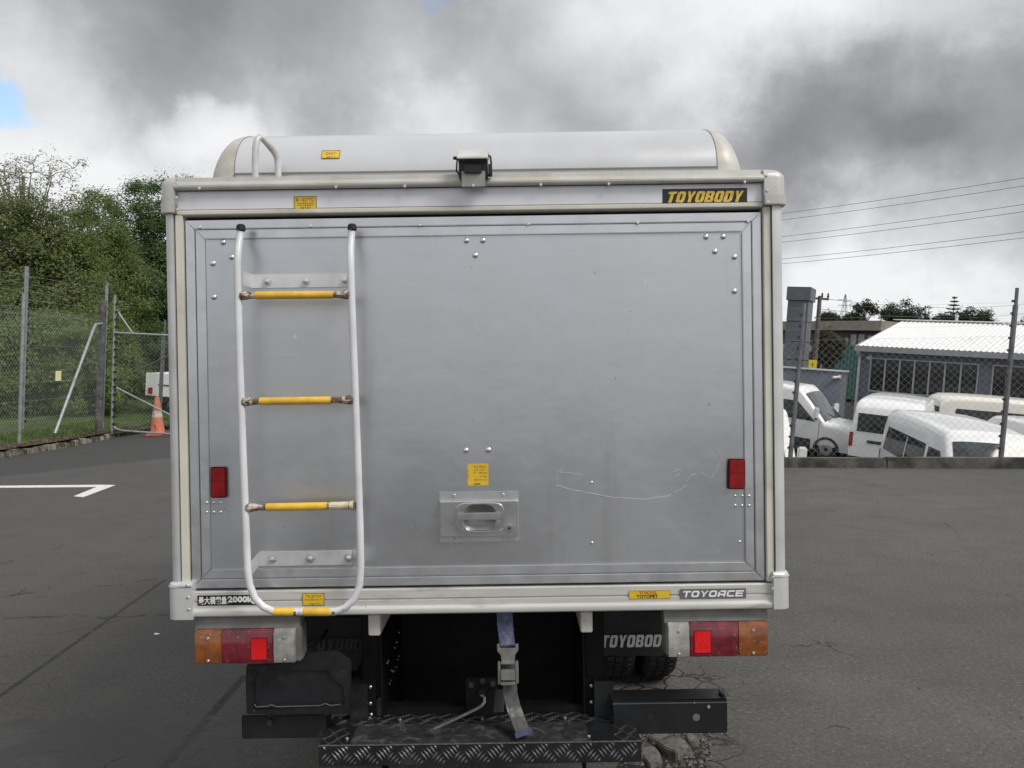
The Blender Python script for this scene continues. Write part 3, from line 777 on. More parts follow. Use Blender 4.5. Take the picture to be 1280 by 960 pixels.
# --- tail lamps on grey brackets
def tail_lamp(px0, py0, px1, py1, segs, ref, plate, hous):
    y0 = -.022
    X0, Z0 = T(px0, py1, y0); X1, Z1 = T(px1, py0, y0)
    o = P(MB().box(X0 - .002, X1 + hous[1], -.004, .06, Z0 - .002, Z1 + .004), 'tail_lamp', LITEPLATE, .004)
    pX0, pZ0 = T(plate[0], plate[3], 0); pX1, pZ1 = T(plate[2], plate[1], 0)
    P(MB().ext([(.05, zSL + .006), (.012, zSL + .006), (-.004, pZ0), (.05, pZ0)], 'x', pX0, pX1), 'lamp_bracket', LITEPLATE, .002)
    for (a, b, mt, nm) in segs:
        xa_, xb_ = TX(a, py0, y0), TX(b, py0, y0)
        mb = MB().ext([(-.0042, Z0), (y0 + .002, Z0), (y0, Z0 + .004), (y0, Z1 - .014), (y0 + .008, Z1 - .002), (-.0042, Z1)], 'x', xa_ + .0004, xb_ - .0004)
        P(mb, nm, mt, .0018, parent=o)
        zc_ = Z1 - .026
        if nm != 'red_lens':
            xm = (xa_ + xb_) / 2
            for zz_ in (Z1 - .022, Z0 + .009): link_copy(SCREW, 'screw', o, Matrix.Translation((xm, y0 - .0008, zz_)))
    xa_, za_ = T(ref[0], ref[3], y0); xb_, zb_ = T(ref[2], ref[1], y0)
    P(MB().box(xa_ - .0015, xb_ + .0015, y0 - .0015, y0, za_ - .0015, zb_ + .0015), 'reflex_rim', M('reflex_rim', (.16, .01, .015), .3), .0006, parent=o)
    P(MB().box(xa_, xb_, y0 - .003, y0 - .0014, za_, zb_), 'red_reflex', L_REF, .001, parent=o)
tail_lamp(242.5, 786.5, 369.5, 830.5, ((242.5, 276.5, L_AMB, 'amber_lens'), (276.5, 341, L_RED, 'red_lens'), (341, 368.5, L_CLR, 'clear_lens')), (314, 797.5, 333.5, 824.5), (244, 768, 375, 788), (0, .010))
tail_lamp(835, 777.5, 959.8, 822.0, ((835, 862, L_CLR, 'clear_lens'), (862, 923, L_RED, 'red_lens'), (923, 959.8, L_AMB, 'amber_lens')), (868, 788.5, 888, 816), (830, 762, 960, 779), (0, .002))

# --- below the floor
def BX(px0, py0, px1, py1, ya, yb, name, mat, bevel=.003, parent=None):
    x0_, z0_ = T(px0, py1, ya); x1_, z1_ = T(px1, py0, ya)
    return P(MB().box(x0_, x1_, ya, yb, z0_, z1_), name, mat, bevel, parent=parent)
zF = zSL + .010
P(MB().box(-.36, -.30, .14, 4.2, .50, zF - .02).box(.30, .36, .14, 4.2, .50, zF - .02), 'chassis_rail', BLACK, .004)
P(MB().box(-.30, .30, .55, .60, .16, zF - .01), 'cross_panel', BLACK, .004)  # carried down low as a dark sheet so the recess falls into shade
P(MB().box(-.30, .30, .14, .19, .36, .47), 'cross_member', BLACK, .004)
for px0, px1 in ((460.5, 475), (726, 740.5)):
    o = BX(px0, 768 if px0 < 600 else 764, px1, 795 if px0 < 600 else 791, .02, .30, 'floor_bearer', CREAMSQ, .003)
for k in range(5): P(MB().box(-.80, .80, .45 + k * .55, .50 + k * .55, zF - .055, zF - .001), 'floor_bearer', BLACK, .002)
# side bumper beams
o = BX(766, 874, 909, 918.5, .05, .056, 'bumper_beam', BLACK2, .003)
x0_, z0_ = T(766, 918.5, .05); x1_, z1_ = T(909, 874, .05)
P(MB().box(x0_, x1_, .0565, .13, z1_ - .005, z1_).box(x1_ - .006, x1_, .0565, .13, z0_, z1_ - .006).box(x1_ - .012, x1_ - .001, .07, .10, z1_ + .0005, z1_ + .008), 'beam_flange', BLACK2, .001, parent=o)
P(MB().box(x0_, x1_, .0485, .0499, z1_ - .010, z1_ - .007), 'beam_fold', M('edge_wear_grey', (.10, .105, .11), .35, .2), parent=o)
disc(886, 883.8, .0046, .046, .05, 'hole_plug', ZINC, o); disc(868, 878.8, .0024, .047, .05, 'hole_plug', ZINC, o)
disc(812.5, 896.5, .0085, .0488, .05, 'beam_hole', DARKGAP, o, 0); disc(870.5, 896.8, .0105, .0484, .05, 'beam_hole', M('hole_through', (.12, .115, .11), .6), o, 0)
BX(302, 893, 408, 924, .06, .13, 'bumper_beam', BLACK2, .003)
disc(337, 903.5, .009, .052, .06, 'beam_bolt', STEELW, truck); disc(396, 901.5, .009, .0588, .06, 'beam_hole', DARKGAP, truck, 0)
# plate holder on the left: pressed panel with a sunken field
yp = .03
outl = [(308, 893), (306.5, 850), (308, 831), (345, 830), (386, 815), (421, 813.5), (439, 826), (438, 893)]
inn = [(318, 888), (317, 850), (323, 842), (345, 839), (410, 838.5), (414, 848), (428, 858), (430.5, 880)]
mbp = MB(); vs = []
for lp in (outl, inn):
    for yy in (yp, yp + .012): vs += [T3(px, py, yp)[0:1] + (yy,) + T3(px, py, yp)[2:] for px, py in lp]
fs = []
for k in range(8):
    q = (k + 1) % 8
    fs += [(k, q, 16 + q, 16 + k), (8 + k, 24 + k, 24 + q, 8 + q), (k, 8 + k, 8 + q, q), (16 + k, 16 + q, 24 + q, 24 + k)]
plate = P(mbp.add(vs, fs), 'plate_holder', BLACK2, .0025)
P(MB().ext([T(px, py, yp) for px, py in inn], 'y', yp + .0075, yp + .0125), 'plate_field', BLACK2, .001, parent=plate)
P(MB().tube([T3(318, 880, yp - .001), T3(320, 883.5, yp - .001), T3(334, 883, yp - .001), T3(339, 881, yp - .001), T3(346, 883.5, yp - .001), T3(400, 882, yp - .001), T3(407, 879.5, yp - .001), T3(413, 882, yp - .001), T3(426, 880.5, yp - .001)], .0020, 6), 'plate_bead', M('edge_wear_grey', (.10, .105, .11), .35, .2), parent=plate)
disc(317.5, 841, .0105, yp - .0012, yp + .002, 'plate_hole', DARKGAP, plate, 0)
xh, zh = T(426.5, 842, yp)
P(MB().ext([(xh + .019 * math.cos(t_) * math.cos(.5) - .011 * math.sin(t_) * math.sin(.5), zh + .019 * math.cos(t_) * math.sin(.5) + .011 * math.sin(t_) * math.cos(.5)) for t_ in [2 * math.pi * k / 20 for k in range(20)]], 'y', yp - .0012, yp + .002), 'plate_hole', DARKGAP, parent=plate)
for p_ in ((336, 891.5), (408, 890.5)): disc(p_[0], p_[1], .0095, yp - .003, yp + .002, 'plate_bolt', BLACK2, plate)
for p_ in ((434, 825), (415, 834)): disc(p_[0], p_[1], .003, yp - .001, yp + .002, 'plate_hole', DARKGAP, plate, 0)
# step with tread plate
zStep = TZ(600, 929, -.05)
sx0, sx1 = TX(398, 929, -.05), TX(802, 929, -.05)
zSb = TZ(600, 955.5, -.05)
step = P(MB().ext([(-.05, zSb), (-.05, zStep), (.14, zStep), (.14, zStep - .006), (-.044, zStep - .006), (-.044, zSb)], 'x', sx0, sx1), 'rear_step', BLACK2, .0015)
P(MB().box(TX(437, 925, -.045), TX(737, 925, -.045), -.046, .075, zStep + .0003, zStep + .002), 'worn_strip', STEELW, parent=step)
tm = MB(); WEAR = M('tread_wear', (.22, .225, .23), .3, .6, .3, 120)
def lug(cx, cz, ang, plane, L=.019, w=.0030, h=.0022):
    c, s_ = math.cos(ang), math.sin(ang)
    def pt(u, v, hh):
        a, b = cx + u * c - v * s_, cz + u * s_ + v * c
        return (a, -.05 - hh, b) if plane == 'f' else (a, b, zStep + hh)
    tm.add([pt(-L, 0, 0), pt(0, -w, 0), pt(L, 0, 0), pt(0, w, 0), pt(-L * .6, 0, h), pt(0, -w * .4, h), pt(L * .6, 0, h), pt(0, w * .4, h)],
           [(0, 1, 5, 4), (1, 2, 6, 5), (2, 3, 7, 6), (3, 0, 4, 7), (4, 5, 6, 7)])
pitch = .0605; n = int((sx1 - sx0) / pitch) + 2
for i in range(n):
    for row in range(2):
        for k in range(5):
            cx = sx0 + (i + .5 * row) * pitch + .011 * (k - 2) * .72; cz = zStep - .020 - row * .026 + .011 * (k - 2) * .55
            a = R(-52) if row == 0 else R(48)
            if row: cz = zStep - .046 - .011 * (k - 2) * .55 + .002
            if sx0 + .012 < cx < sx1 - .012 and zSb + .008 < cz < zStep - .006: lug(cx, cz, a, 'f', min(.015, .9 * min(cz - zSb, zStep - cz)))
tag(P(tm, 'tread_pattern', WEAR, parent=step, smooth=0), kind='stuff')
tm = MB()
for i in range(n * 2):
    for row in range(3):
        for k in range(4):
            cx = sx0 + (i * .5 + .25 * (row % 2)) * pitch + .008 * (k - 1.5); cy = .088 + row * .022 + .006 * (k - 1.5) * (1 if i % 2 else -1)
            if sx0 + .02 < cx < sx1 - .02: lug(cx, cy, R(40 if i % 2 else -40), 't', .011)
for side in (0, 1):
    for i in range(3):
        for row in range(3):
            for k in range(4):
                cx = (sx0 + .018 if not side else sx1 - .055) + i * .018 + .006 * (k - 1.5); cy = -.03 + row * .034 + .007 * (k - 1.5) * (1 if (i + row) % 2 else -1)
                if cx < TX(436, 925, -.045) - .004 or cx > TX(738, 925, -.045) + .004: lug(cx, cy, R(40 if (i + row) % 2 else -40), 't', .012)
tag(P(tm, 'tread_pattern', M('tread_black', (.016, .017, .018), .6, 0, .3, 120), parent=step, smooth=0), kind='stuff')
P(MB().box(sx0, sx1, -.0515, -.0485, zStep - .0018, zStep + .0010), 'step_nosing', WEAR, parent=step)
SBOLT = MB().lathe([(.005, 0), (.005, .003), (.0032, .0045)], 8).mesh('step_bolt'); SBOLT.materials.append(ZINC)
for px, py in ((434, 923), (736, 920), (462, 897), (500, 899.5), (603, 898.5), (706, 897)):
    x, z = T(px, py, .02)
    d = rayl(px, py); t_ = (zStep + .002 - EYE) / d.z; q = CAML + d * t_
    link_copy(SBOLT, 'step_bolt', step, Matrix.Translation((q.x - TX0, q.y - DR, zStep + .0005)))
for px0, py0, px1, py1 in ((743, 851.5, 767, 902), (437, 855.5, 459, 904)):
    o = BX(px0, py0, px1, py1, .10, .106, 'step_bracket', BLACK2, .002)
    o2 = BX(px0, py0, px0 + 3 if px0 > 600 else px1, py1, .107, .40, 'step_arm', BLACK2, .001)
for px, py in ((739, 857), (739, 877.5), (739.5, 896)): link_copy(SBOLT, 'step_bolt', truck, Matrix.Translation(T3(px, py, .12)) @ Matrix.Rotation(R(90), 4, 'X'))
for px, py in ((463, 858.5), (463, 879), (464, 893)): link_copy(SBOLT, 'step_bolt', truck, Matrix.Translation(T3(px, py, .12)) @ Matrix.Rotation(R(90), 4, 'X'))
for s_ in (-.297, .297): P(MB().box(s_ - .003, s_ + .003, .12, .548, .26, zF - .02), 'side_plate', BLACK, .001)
rb = MB()
for k in range(14):
    px = random.choice((466, 470, 474, 478)) + random.uniform(0, 8); py = random.choice((818, 838, 812, 843))
    x, z = T(px, py + random.uniform(-3, 3), .3); rb.lathe([(.0035, 0), (.0028, .003), (.0008, .004)], 6, Matrix.Translation((-.2935, .2 + .02 * k, z)) @ Matrix.Rotation(R(90), 4, 'Y'))
P(rb, 'chassis_rivet', ZINC)
BX(731, 846, 744, 908, .135, .14, 'dark_filler', BLACK, 0); BX(458, 850, 470, 910, .135, .14, 'dark_filler', BLACK, 0)  # dark sheets added for the shade in the gaps beside the step brackets
# winch plate and bent lever
o = BX(582, 846, 624.5, 896, .12, .126, 'winch_plate', BLACK, .003)
for px, py in ((589, 857), (616, 855.5), (603, 852)): disc(px, py, .0085, .112, .12, 'winch_bolt', STEELW, o)
P(MB().cyl(T3(603, 866, .12), T3(603, 866, .06), .014, .012, 12), 'winch_shaft', BLACK, .002, parent=o)
P(MB().tube([T3(601, 870, .055), T3(603.5, 869, .05), T3(606, 872, .045), T3(605.5, 878, .04), T3(602, 882.5, .035), T3(596, 886, .03), T3(570, 898.5, .0), T3(541, 912, -.028)], .0048, 8), 'winch_lever', M('lever_steel', (.16, .16, .165), .25, .8, .2, 60), parent=o)
# mud flaps with the maker's name
yf = .34
for (px0, py0, px1, py1, lx0, lx1, ly0, ly1, mt, wd) in ((749.5, 764, 829, 823, 750, 838, 792, 808.5, SWHT, 'TOYOBODY'), (376, 771, 470, 842, 384, 478, 797, 812, M('faded_print', (.075, .076, .078), .6, 0, .3, 60), 'TOYOBODY')):
    xa_, za_ = T(px0, py1, yf); xb_, zb_ = T(px1, py0, yf)
    o = P(MB().grid(lambda u, v: (xa_ + u * (xb_ - xa_), yf + .006 * math.sin(u * 5) + .02 * (1 - v) ** 2, za_ + v * (zb_ - za_)), 8, 6).grid(lambda u, v: (xa_ + u * (xb_ - xa_), yf + .006 + .006 * math.sin(u * 5) + .02 * (1 - v) ** 2, za_ + v * (zb_ - za_)), 8, 6), 'mud_flap', FLAP, smooth=60)
    xl0, zl0 = T(lx0, ly1, yf); xl1, zl1 = T(lx1, ly0, yf)
    lm = letters(wd, xl1 - xl0, zl1 - zl0, .36, .2, .16, .28)
    keep = [(f, all(xa_ - (xl0 + xl1) / 2 + .002 < lm.v[i][0] < xb_ - (xl0 + xl1) / 2 - .001 for i in f)) for f in lm.f]
    lm.f = [f for f, k_ in keep if k_]
    lt = lm.build('lettering', mt, o, smooth=0); lt.location = ((xl0 + xl1) / 2, yf - .0075, (zl0 + zl1) / 2)
    P(MB().box(xa_ - .01, xb_ + .03, yf + .012, yf + .03, zb_ - .012, zF - .002), 'flap_hanger', BLACK)
P(MB().tube([T3(372, 806, .05), T3(382, 806, .08), T3(390, 800, .12), T3(400, 801, .16), T3(404, 795, .2), T3(408, 788, .25)], .006, 8), 'lamp_cable', RUBBER)
P(MB().tube([T3(372, 812, .05), T3(384, 813, .08), T3(392, 806, .12)], .006, 8), 'lamp_cable', RUBBER)
# wheels and axle
def wheel(x, y, r, w, name='wheel'):
    mt = Matrix.Translation((x, y, r)) @ Matrix.Rotation(R(90), 4, 'Y')
    prof = [(r * .62, -w / 2), (r * .86, -w / 2), (r * .97, -w * .44), (r, -w * .34), (r, w * .34), (r * .97, w * .44), (r * .86, w / 2), (r * .62, w / 2)]
    o = P(MB().lathe(prof, 40, mt), name, RUBBER, smooth=40)
    tr = MB()
    for k in range(56):
        a = 2 * math.pi * k / 56
        for j in (-1, 0, 1):
            m_ = mt @ Matrix.Rotation(a + .02 * j, 4, 'Z')
            b_ = MB().box(r - .002, r + .006, -.011, .011, j * w * .23 - w * .09, j * w * .23 + w * .09)
            tr.add([m_ @ Vector(v) for v in b_.v], b_.f)
    tag(P(tr, 'tyre_tread', RUBBER, parent=o, smooth=0), kind='stuff')
    P(MB().lathe([(r * .61, -w * .40), (r * .5, -w * .30), (r * .2, -w * .1), (r * .2, w * .1), (r * .5, w * .30), (r * .61, w * .40)], 24, mt), 'rim', M('rim_grey', (.4, .4, .4), .4, .6), parent=o)
AY = 1.68
for x in (.755, .565, -.565, -.755): wheel(x, AY, .335, .17)
for x in (.70, -.70): wheel(x, AY + 2.35, .335, .18)
P(MB().tube([(-.7, AY, .335), (-.16, AY, .335), (-.1, AY, .335), (.1, AY, .335), (.16, AY, .335), (.7, AY, .335)], [.06, .06, .15, .15, .06, .06], 14), 'rear_axle', BLACK)
for s_ in (-1, 1):
    P(MB().ext([(AY - .62, .46), (AY, .40), (AY + .62, .46), (AY + .62, .49), (AY, .44), (AY - .62, .49)], 'x', s_ * .40, s_ * .46), 'leaf_spring', BLACK)
    P(MB().ext([(AY - .48, .60), (AY - .36, .71), (AY + .36, .71), (AY + .48, .60), (AY + .47, .59), (AY + .35, .70), (AY - .35, .70), (AY - .47, .59)], 'x', s_ * .46, s_ * .85), 'wheel_arch', BLACK)
# cab ahead of the box
cb = P(MB().ext([(3.14, .50), (4.55, .50), (4.62, .62), (4.60, 1.10), (4.30, 1.90), (4.15, 1.94), (3.14, 1.94)], 'x', -.83, .83), 'cab', M('cab_white', (.75, .76, .77), .3, 0, .03), .03, seg=3)
CABG = M('cab_glass', (.02, .025, .028), .06, 0, .1)
for s_ in (-1, 1):
    P(MB().ext([(3.45, 1.15), (4.42, 1.15), (4.22, 1.78), (3.45, 1.78)], 'x', s_ * .825, s_ * .836), 'window', CABG, .004, parent=cb)
    P(MB().box(s_ * .86, s_ * 1.0, 4.38, 4.44, 1.15, 1.42).box(s_ * .80, s_ * .88, 4.40, 4.42, 1.22, 1.25), 'mirror', RUBBER, .01, parent=cb)
P(MB().ext([(4.607, 1.15), (4.335, 1.84), (4.32, 1.83), (4.592, 1.14)], 'x', -.74, .74), 'windscreen', CABG, .003, parent=cb)

# --- the hanging webbing strap: a thing of its own
strap = empty('tie_down_strap', 'blue and grey webbing strap with metal buckle hanging under the rear sill', 'strap', MT)
STB = M('blue_webbing', (.085, .10, .20), .7, 0, .18, 60, (.20, .21, .27), 30, .45, .65, .5, 500)
STG = M('grey_webbing', (.075, .075, .075), .75, 0, .2, 50, (.22, .22, .21), 25, .5, .7, .5, 500)
BUCK = M('buckle_metal', (.30, .295, .28), .4, .6, .15, 40)
def ribbon(pts, w, name, mat, th=.0022):
    """pts: (px, py, y, half-twist)"""
    cs = [Vector(T3(p[0], p[1], p[2])) for p in pts]; tw = [p[3] for p in pts]
    def at(u, dv):
        k = min(len(cs) - 2, int(u * (len(cs) - 1))); f = u * (len(cs) - 1) - k
        c = cs[k].lerp(cs[k + 1], f); a = tw[k] + (tw[k + 1] - tw[k]) * f
        t_ = (cs[k + 1] - cs[k]).normalized(); side = Vector((1, 0, 0)) - t_ * t_.x; side.normalize()
        nrm = side.cross(t_)
        side = side * math.cos(a) + nrm * math.sin(a)
        return c, side, side.cross(t_).normalized()
    def fo(u, v):
        c, s_, n_ = at(u, v); return c + s_ * (v - .5) * w * (1 + .012 * math.sin(u * 23)) + n_ * th * .5
    def fi(u, v):
        c, s_, n_ = at(u, v); return c + s_ * (v - .5) * w * (1 + .012 * math.sin(u * 23)) - n_ * th * .5
    return MB().shell(fo, fi, 30, 2).build(name, mat, strap, smooth=50)
ribbon([(629.8, 757, .03, 0), (631, 772, .028, .05), (632.5, 790, .026, .02), (634, 808, .024, 0)], .0445, 'blue_strap', STB)
ribbon([(630.2, 777, .022, .1), (632.5, 790, .020, .05), (634, 806, .020, 0)], .041, 'blue_strap_fold', STB)
ribbon([(635, 828, .03, 0), (637, 850, .03, 0), (638, 868, .022, .06), (642.5, 886, .010, .1), (649, 903, -.012, .12), (655, 917, -.038, .05)], .0395, 'grey_strap', STG)
ribbon([(653.5, 913, -.041, .05), (655.5, 919.5, -.045, .05)], .048, 'strap_end', M('navy_webbing', (.05, .055, .10), .75, 0, .2, 60), .006)
ribbon([(626, 862, .06, .3), (623, 890, .06, .3)], .03, 'strap_tail', M('dark_webbing', (.05, .05, .055), .8))
def TB(px0, py0, px1, py1, ya, yb, name):
    x0_, z0_ = T(px0, py1, ya); x1_, z1_ = T(px1, py0, ya)
    return MB().box(x0_, x1_, ya, yb, z0_, z1_).build(name, BUCK, strap, .002)
hk = [T(px, py, .012) for px, py in ((621, 805), (624.5, 805), (624.5, 810), (644, 810), (644, 805), (648, 804.5), (648, 813), (644, 818), (643.5, 828), (627, 828.5), (626, 819), (621.5, 814))]
MB().ext(hk, 'y', .010, .016).build('buckle_hook', BUCK, strap, .0015)
TB(622.5, 828, 625.5, 856, .000, .014, 'buckle_frame'); TB(644.5, 827, 648, 855, .000, .014, 'buckle_frame')
TB(625.6, 828, 644.4, 831, .002, .012, 'buckle_bar'); TB(626, 838, 644, 851, -.008, .006, 'buckle_lever'); TB(625.6, 852.5, 644.4, 857, -.004, .012, 'buckle_bar')
# ------------------------------------------------------------------ ground and lot
def seg_mask(b, vec, ax, ay, bx, by, w0, w1):
    """1 near the line a-b (lot axes), 0 away from it"""
    sx = b.n('ShaderNodeSeparateXYZ'); b.l(vec, sx.inputs[0])
    dx, dy = bx - ax, by - ay; L2 = dx * dx + dy * dy
    t_ = b.math('ADD', b.math('MULTIPLY', b.math('SUBTRACT', sx.outputs[0], ax), dx / L2), b.math('MULTIPLY', b.math('SUBTRACT', sx.outputs[1], ay), dy / L2))
    t_ = b.math('MINIMUM', b.math('MAXIMUM', t_, 0.0), 1.0)
    ex = b.math('SUBTRACT', b.math('SUBTRACT', sx.outputs[0], ax), b.math('MULTIPLY', t_, dx))
    ey = b.math('SUBTRACT', b.math('SUBTRACT', sx.outputs[1], ay), b.math('MULTIPLY', t_, dy))
    d = b.math('SQRT', b.math('ADD', b.math('MULTIPLY', ex, ex), b.math('MULTIPLY', ey, ey)))
    return b.rampf(d, w0, w1, 1, 0)

def spot(b, vec, c, r0, r1):
    x = b.n('ShaderNodeVectorMath', operation='DISTANCE'); b.l(vec, x.inputs[0]); x.inputs[1].default_value = c
    return b.rampf(x.outputs['Value'], r0, r1, 1, 0)

ASP = NB('old_asphalt')
ob = ASP.tc.outputs['Object']
wn = ASP.n('ShaderNodeTexNoise'); wn.inputs['Scale'].default_value = 2.2; wn.inputs['Detail'].default_value = 6; ASP.l(ob, wn.inputs['Vector'])
w1_ = ASP.n('ShaderNodeVectorMath', operation='SUBTRACT'); ASP.l(wn.outputs['Color'], w1_.inputs[0]); w1_.inputs[1].default_value = (.5, .5, .5)
w2_ = ASP.n('ShaderNodeVectorMath', operation='SCALE'); ASP.l(w1_.outputs[0], w2_.inputs[0]); w2_.inputs['Scale'].default_value = .5
w3_ = ASP.n('ShaderNodeVectorMath', operation='ADD'); ASP.l(ob, w3_.inputs[0]); ASP.l(w2_.outputs[0], w3_.inputs[1])
wv = w3_.outputs[0]
big_ = ASP.noise(.35, 6, .6); midn = ASP.noise(2.6, 7, .62); fine = ASP.noise(75, 5, .7); grit = ASP.noise(230, 3, .8)
c = ASP.mix(ASP.rampf(big_, .3, .7), (.080, .0755, .069), (.110, .104, .096))
c = ASP.mix(ASP.rampf(midn, .42, .72, 0, .60), c, (.060, .057, .053))
c = ASP.mix(ASP.rampf(ASP.noise(.9, 7, .66, None, .5), .54, .72, 0, .5), c, (.145, .136, .124))
c = ASP.mix(ASP.rampf(ASP.noise(1.6, 6, .7, ASP.co((.5, 1.3, 1))), .60, .70, 0, .45), c, (.048, .046, .043))
g1_ = ASP.noise(46, 4, .8); g2_ = ASP.noise(95, 3, .85); g3_ = ASP.noise(21, 4, .75)
c = ASP.mix(ASP.rampf(g1_, .36, .50, .60, 0), c, (.040, .038, .036))
c = ASP.mix(ASP.rampf(g2_, .40, .50, .55, 0), c, (.045, .043, .041))
c = ASP.mix(ASP.rampf(g1_, .56, .66, 0, .55), c, (.235, .225, .21))
c = ASP.mix(ASP.rampf(grit, .54, .68, 0, .60), c, (.27, .26, .245))
c = ASP.mix(ASP.rampf(g3_, .30, .37, .75, 0), c, (.030, .029, .028))
# newer dark surfacing towards the gate and kerb
p0 = gl(0, 596); p1 = gl(215, 572)
sx = ASP.n('ShaderNodeSeparateXYZ'); ASP.l(wv, sx.inputs[0])
nl = ASP.math('SUBTRACT', ASP.math('SUBTRACT', sx.outputs[1], p0.y), ASP.math('MULTIPLY', ASP.math('SUBTRACT', sx.outputs[0], p0.x), (p1.y - p0.y) / (p1.x - p0.x)))
newm = ASP.math('MULTIPLY', ASP.rampf(nl, -.12, .16), ASP.rampf(sx.outputs[0], 2.5, 4.5, 1, 0))
c = ASP.mix(ASP.math('MULTIPLY', newm, .80), c, (.040, .041, .043))
# left half of the lot toned darker
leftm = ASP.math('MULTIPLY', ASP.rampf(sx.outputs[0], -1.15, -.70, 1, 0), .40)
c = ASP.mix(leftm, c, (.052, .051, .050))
# damp, oily area near the left rear
dampn = ASP.noise(4.6, 9, .72)
q1 = gl(70, 930); q2 = gl(190, 925); q3 = gl(300, 960)
dm = ASP.math('MAXIMUM', ASP.math('MAXIMUM', spot(ASP, wv, q1, .15, .70), spot(ASP, wv, q2, .2, .62)), spot(ASP, wv, q3, .1, .45))
dm = ASP.rampf(ASP.math('ADD', ASP.math('MULTIPLY', dm, .62), ASP.math('MULTIPLY', ASP.math('SUBTRACT', dampn, .5), 2.4)), .44, .60)
q4 = gl(20, 745); q5 = gl(150, 690)
sp_ = ASP.math('MULTIPLY', ASP.math('MAXIMUM', spot(ASP, ob, q4, .6, 1.9), spot(ASP, ob, q5, .4, 1.6)), ASP.rampf(ASP.noise(5.5, 5, .6, ASP.co((.45, 1.8, 1))), .64, .69))
dm = ASP.math('MAXIMUM', dm, sp_)
c = ASP.mix(ASP.math('MULTIPLY', dm, .62), c, (.026, .024, .024))
# filled joints
jm = None
for (pa, pb, ww) in (((0, 870), (206, 725), .020), ((200, 965), (306, 845), .028)):
    a_, b_ = gl(*pa), gl(*pb); s_ = seg_mask(ASP, ASP.co((1, 1, 1)) if False else wv if False else ob, a_.x, a_.y, b_.x, b_.y, ww * .35, ww)
    s_ = ASP.math('MULTIPLY', s_, ASP.rampf(ASP.noise(16, 5, .7), .28, .48))
    jm = s_ if jm is None else ASP.math('MAXIMUM', jm, s_)
for (pa, pb, ww) in (((0, 773), (228, 770), .012), ((0, 792), (130, 790), .006), ((0, 824), (65, 823), .006), ((0, 744), (200, 726), .014), ((0, 706), (90, 680), .012)):
    a_, b_ = gl(*pa), gl(*pb); s_ = seg_mask(ASP, wv, a_.x + .02, a_.y, b_.x, b_.y, ww * .4, ww * 2.0)
    jm = ASP.math('MAXIMUM', jm, ASP.math('MULTIPLY', s_, ASP.rampf(ASP.noise(4.5, 3, .5), .46, .54)))
c = ASP.mix(ASP.math('MULTIPLY', jm, .85), c, (.020, .020, .020))
# crazed surface behind the right wheel
vo = ASP.n('ShaderNodeTexVoronoi', feature='DISTANCE_TO_EDGE'); vo.inputs['Scale'].default_value = 7.5; ASP.l(ob, vo.inputs['Vector'])
nzv = ASP.n('ShaderNodeTexNoise'); nzv.inputs['Scale'].default_value = 9; nzv.inputs['Detail'].default_value = 6; ASP.l(ob, nzv.inputs['Vector'])
sc_ = ASP.n('ShaderNodeVectorMath', operation='SCALE'); ASP.l(nzv.outputs['Color'], sc_.inputs[0]); sc_.inputs['Scale'].default_value = .11
ad_ = ASP.n('ShaderNodeVectorMath', operation='ADD'); ASP.l(ob, ad_.inputs[0]); ASP.l(sc_.outputs[0], ad_.inputs[1]); ASP.l(ad_.outputs[0], vo.inputs['Vector'])
k1, k2 = gl(815, 858), gl(835, 940)
km = ASP.math('MAXIMUM', spot(ASP, wv, k1, .22, .52), spot(ASP, wv, k2, .12, .40))
crk = ASP.math('MULTIPLY', ASP.rampf(vo.outputs['Distance'], .012, .05, 1, 0), km)
vo2 = ASP.n('ShaderNodeTexVoronoi', feature='DISTANCE_TO_EDGE'); vo2.inputs['Scale'].default_value = 1.1; ASP.l(ad_.outputs[0], vo2.inputs['Vector'])
hair = ASP.math('MULTIPLY', ASP.rampf(vo2.outputs['Distance'], .001, .006, 1, 0), ASP.rampf(ASP.noise(1.7, 4, .6), .55, .62))
crk = ASP.math('MAXIMUM', crk, ASP.math('MULTIPLY', hair, .75))
c = ASP.mix(ASP.math('MULTIPLY', crk, .92), c, (.010, .0095, .009))
rg = ASP.mix(dm, (.80, .80, .80), (.5, .5, .5))
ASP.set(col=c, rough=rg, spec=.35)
hgt = ASP.math('SUBTRACT', ASP.math('ADD', ASP.math('MULTIPLY', fine, .6), ASP.math('MULTIPLY', grit, .5)), ASP.math('MULTIPLY', crk, 2.5))
ASP.bump(hgt, .55, .006)
ASP = ASP.m

CONC = M('weathered_concrete', (.105, .102, .092), .85, 0, .3, 4, (.035, .035, .03), 2.5, .42, .62, .5, 40)
KERB = M('mossy_kerb', (.24, .22, .18), .9, 0, .35, 7, (.045, .05, .026), 4, .42, .6, .8, 40)
GRASSM = M('lawn', (.060, .095, .026), .95, 0, .35, 1.8, (.10, .10, .045), 1.2, .52, .7, .6, 30, .1)
BLADE = M('grass_blade', (.062, .095, .028), .8, 0, .35, 2.5, (.14, .13, .06), 1.6, .55, .7)
SOIL = M('leaf_litter_soil', (.10, .078, .055), .95, 0, .4, 7, (.055, .05, .03), 3, .45, .6, .9, 60, .1)
PAINT = M('road_paint', (.70, .69, .66), .7, 0, .08, 12, (.25, .24, .23), 9, .58, .72, .2, 120)
YARD = M('yard_asphalt', (.062, .062, .063), .85, 0, .25, 1.5, (.09, .088, .085), .8, .5, .7, .3, 60)
FARG = M('far_ground', (.075, .085, .05), .95, 0, .4, .05, (.12, .11, .09), .02, .5, .6)

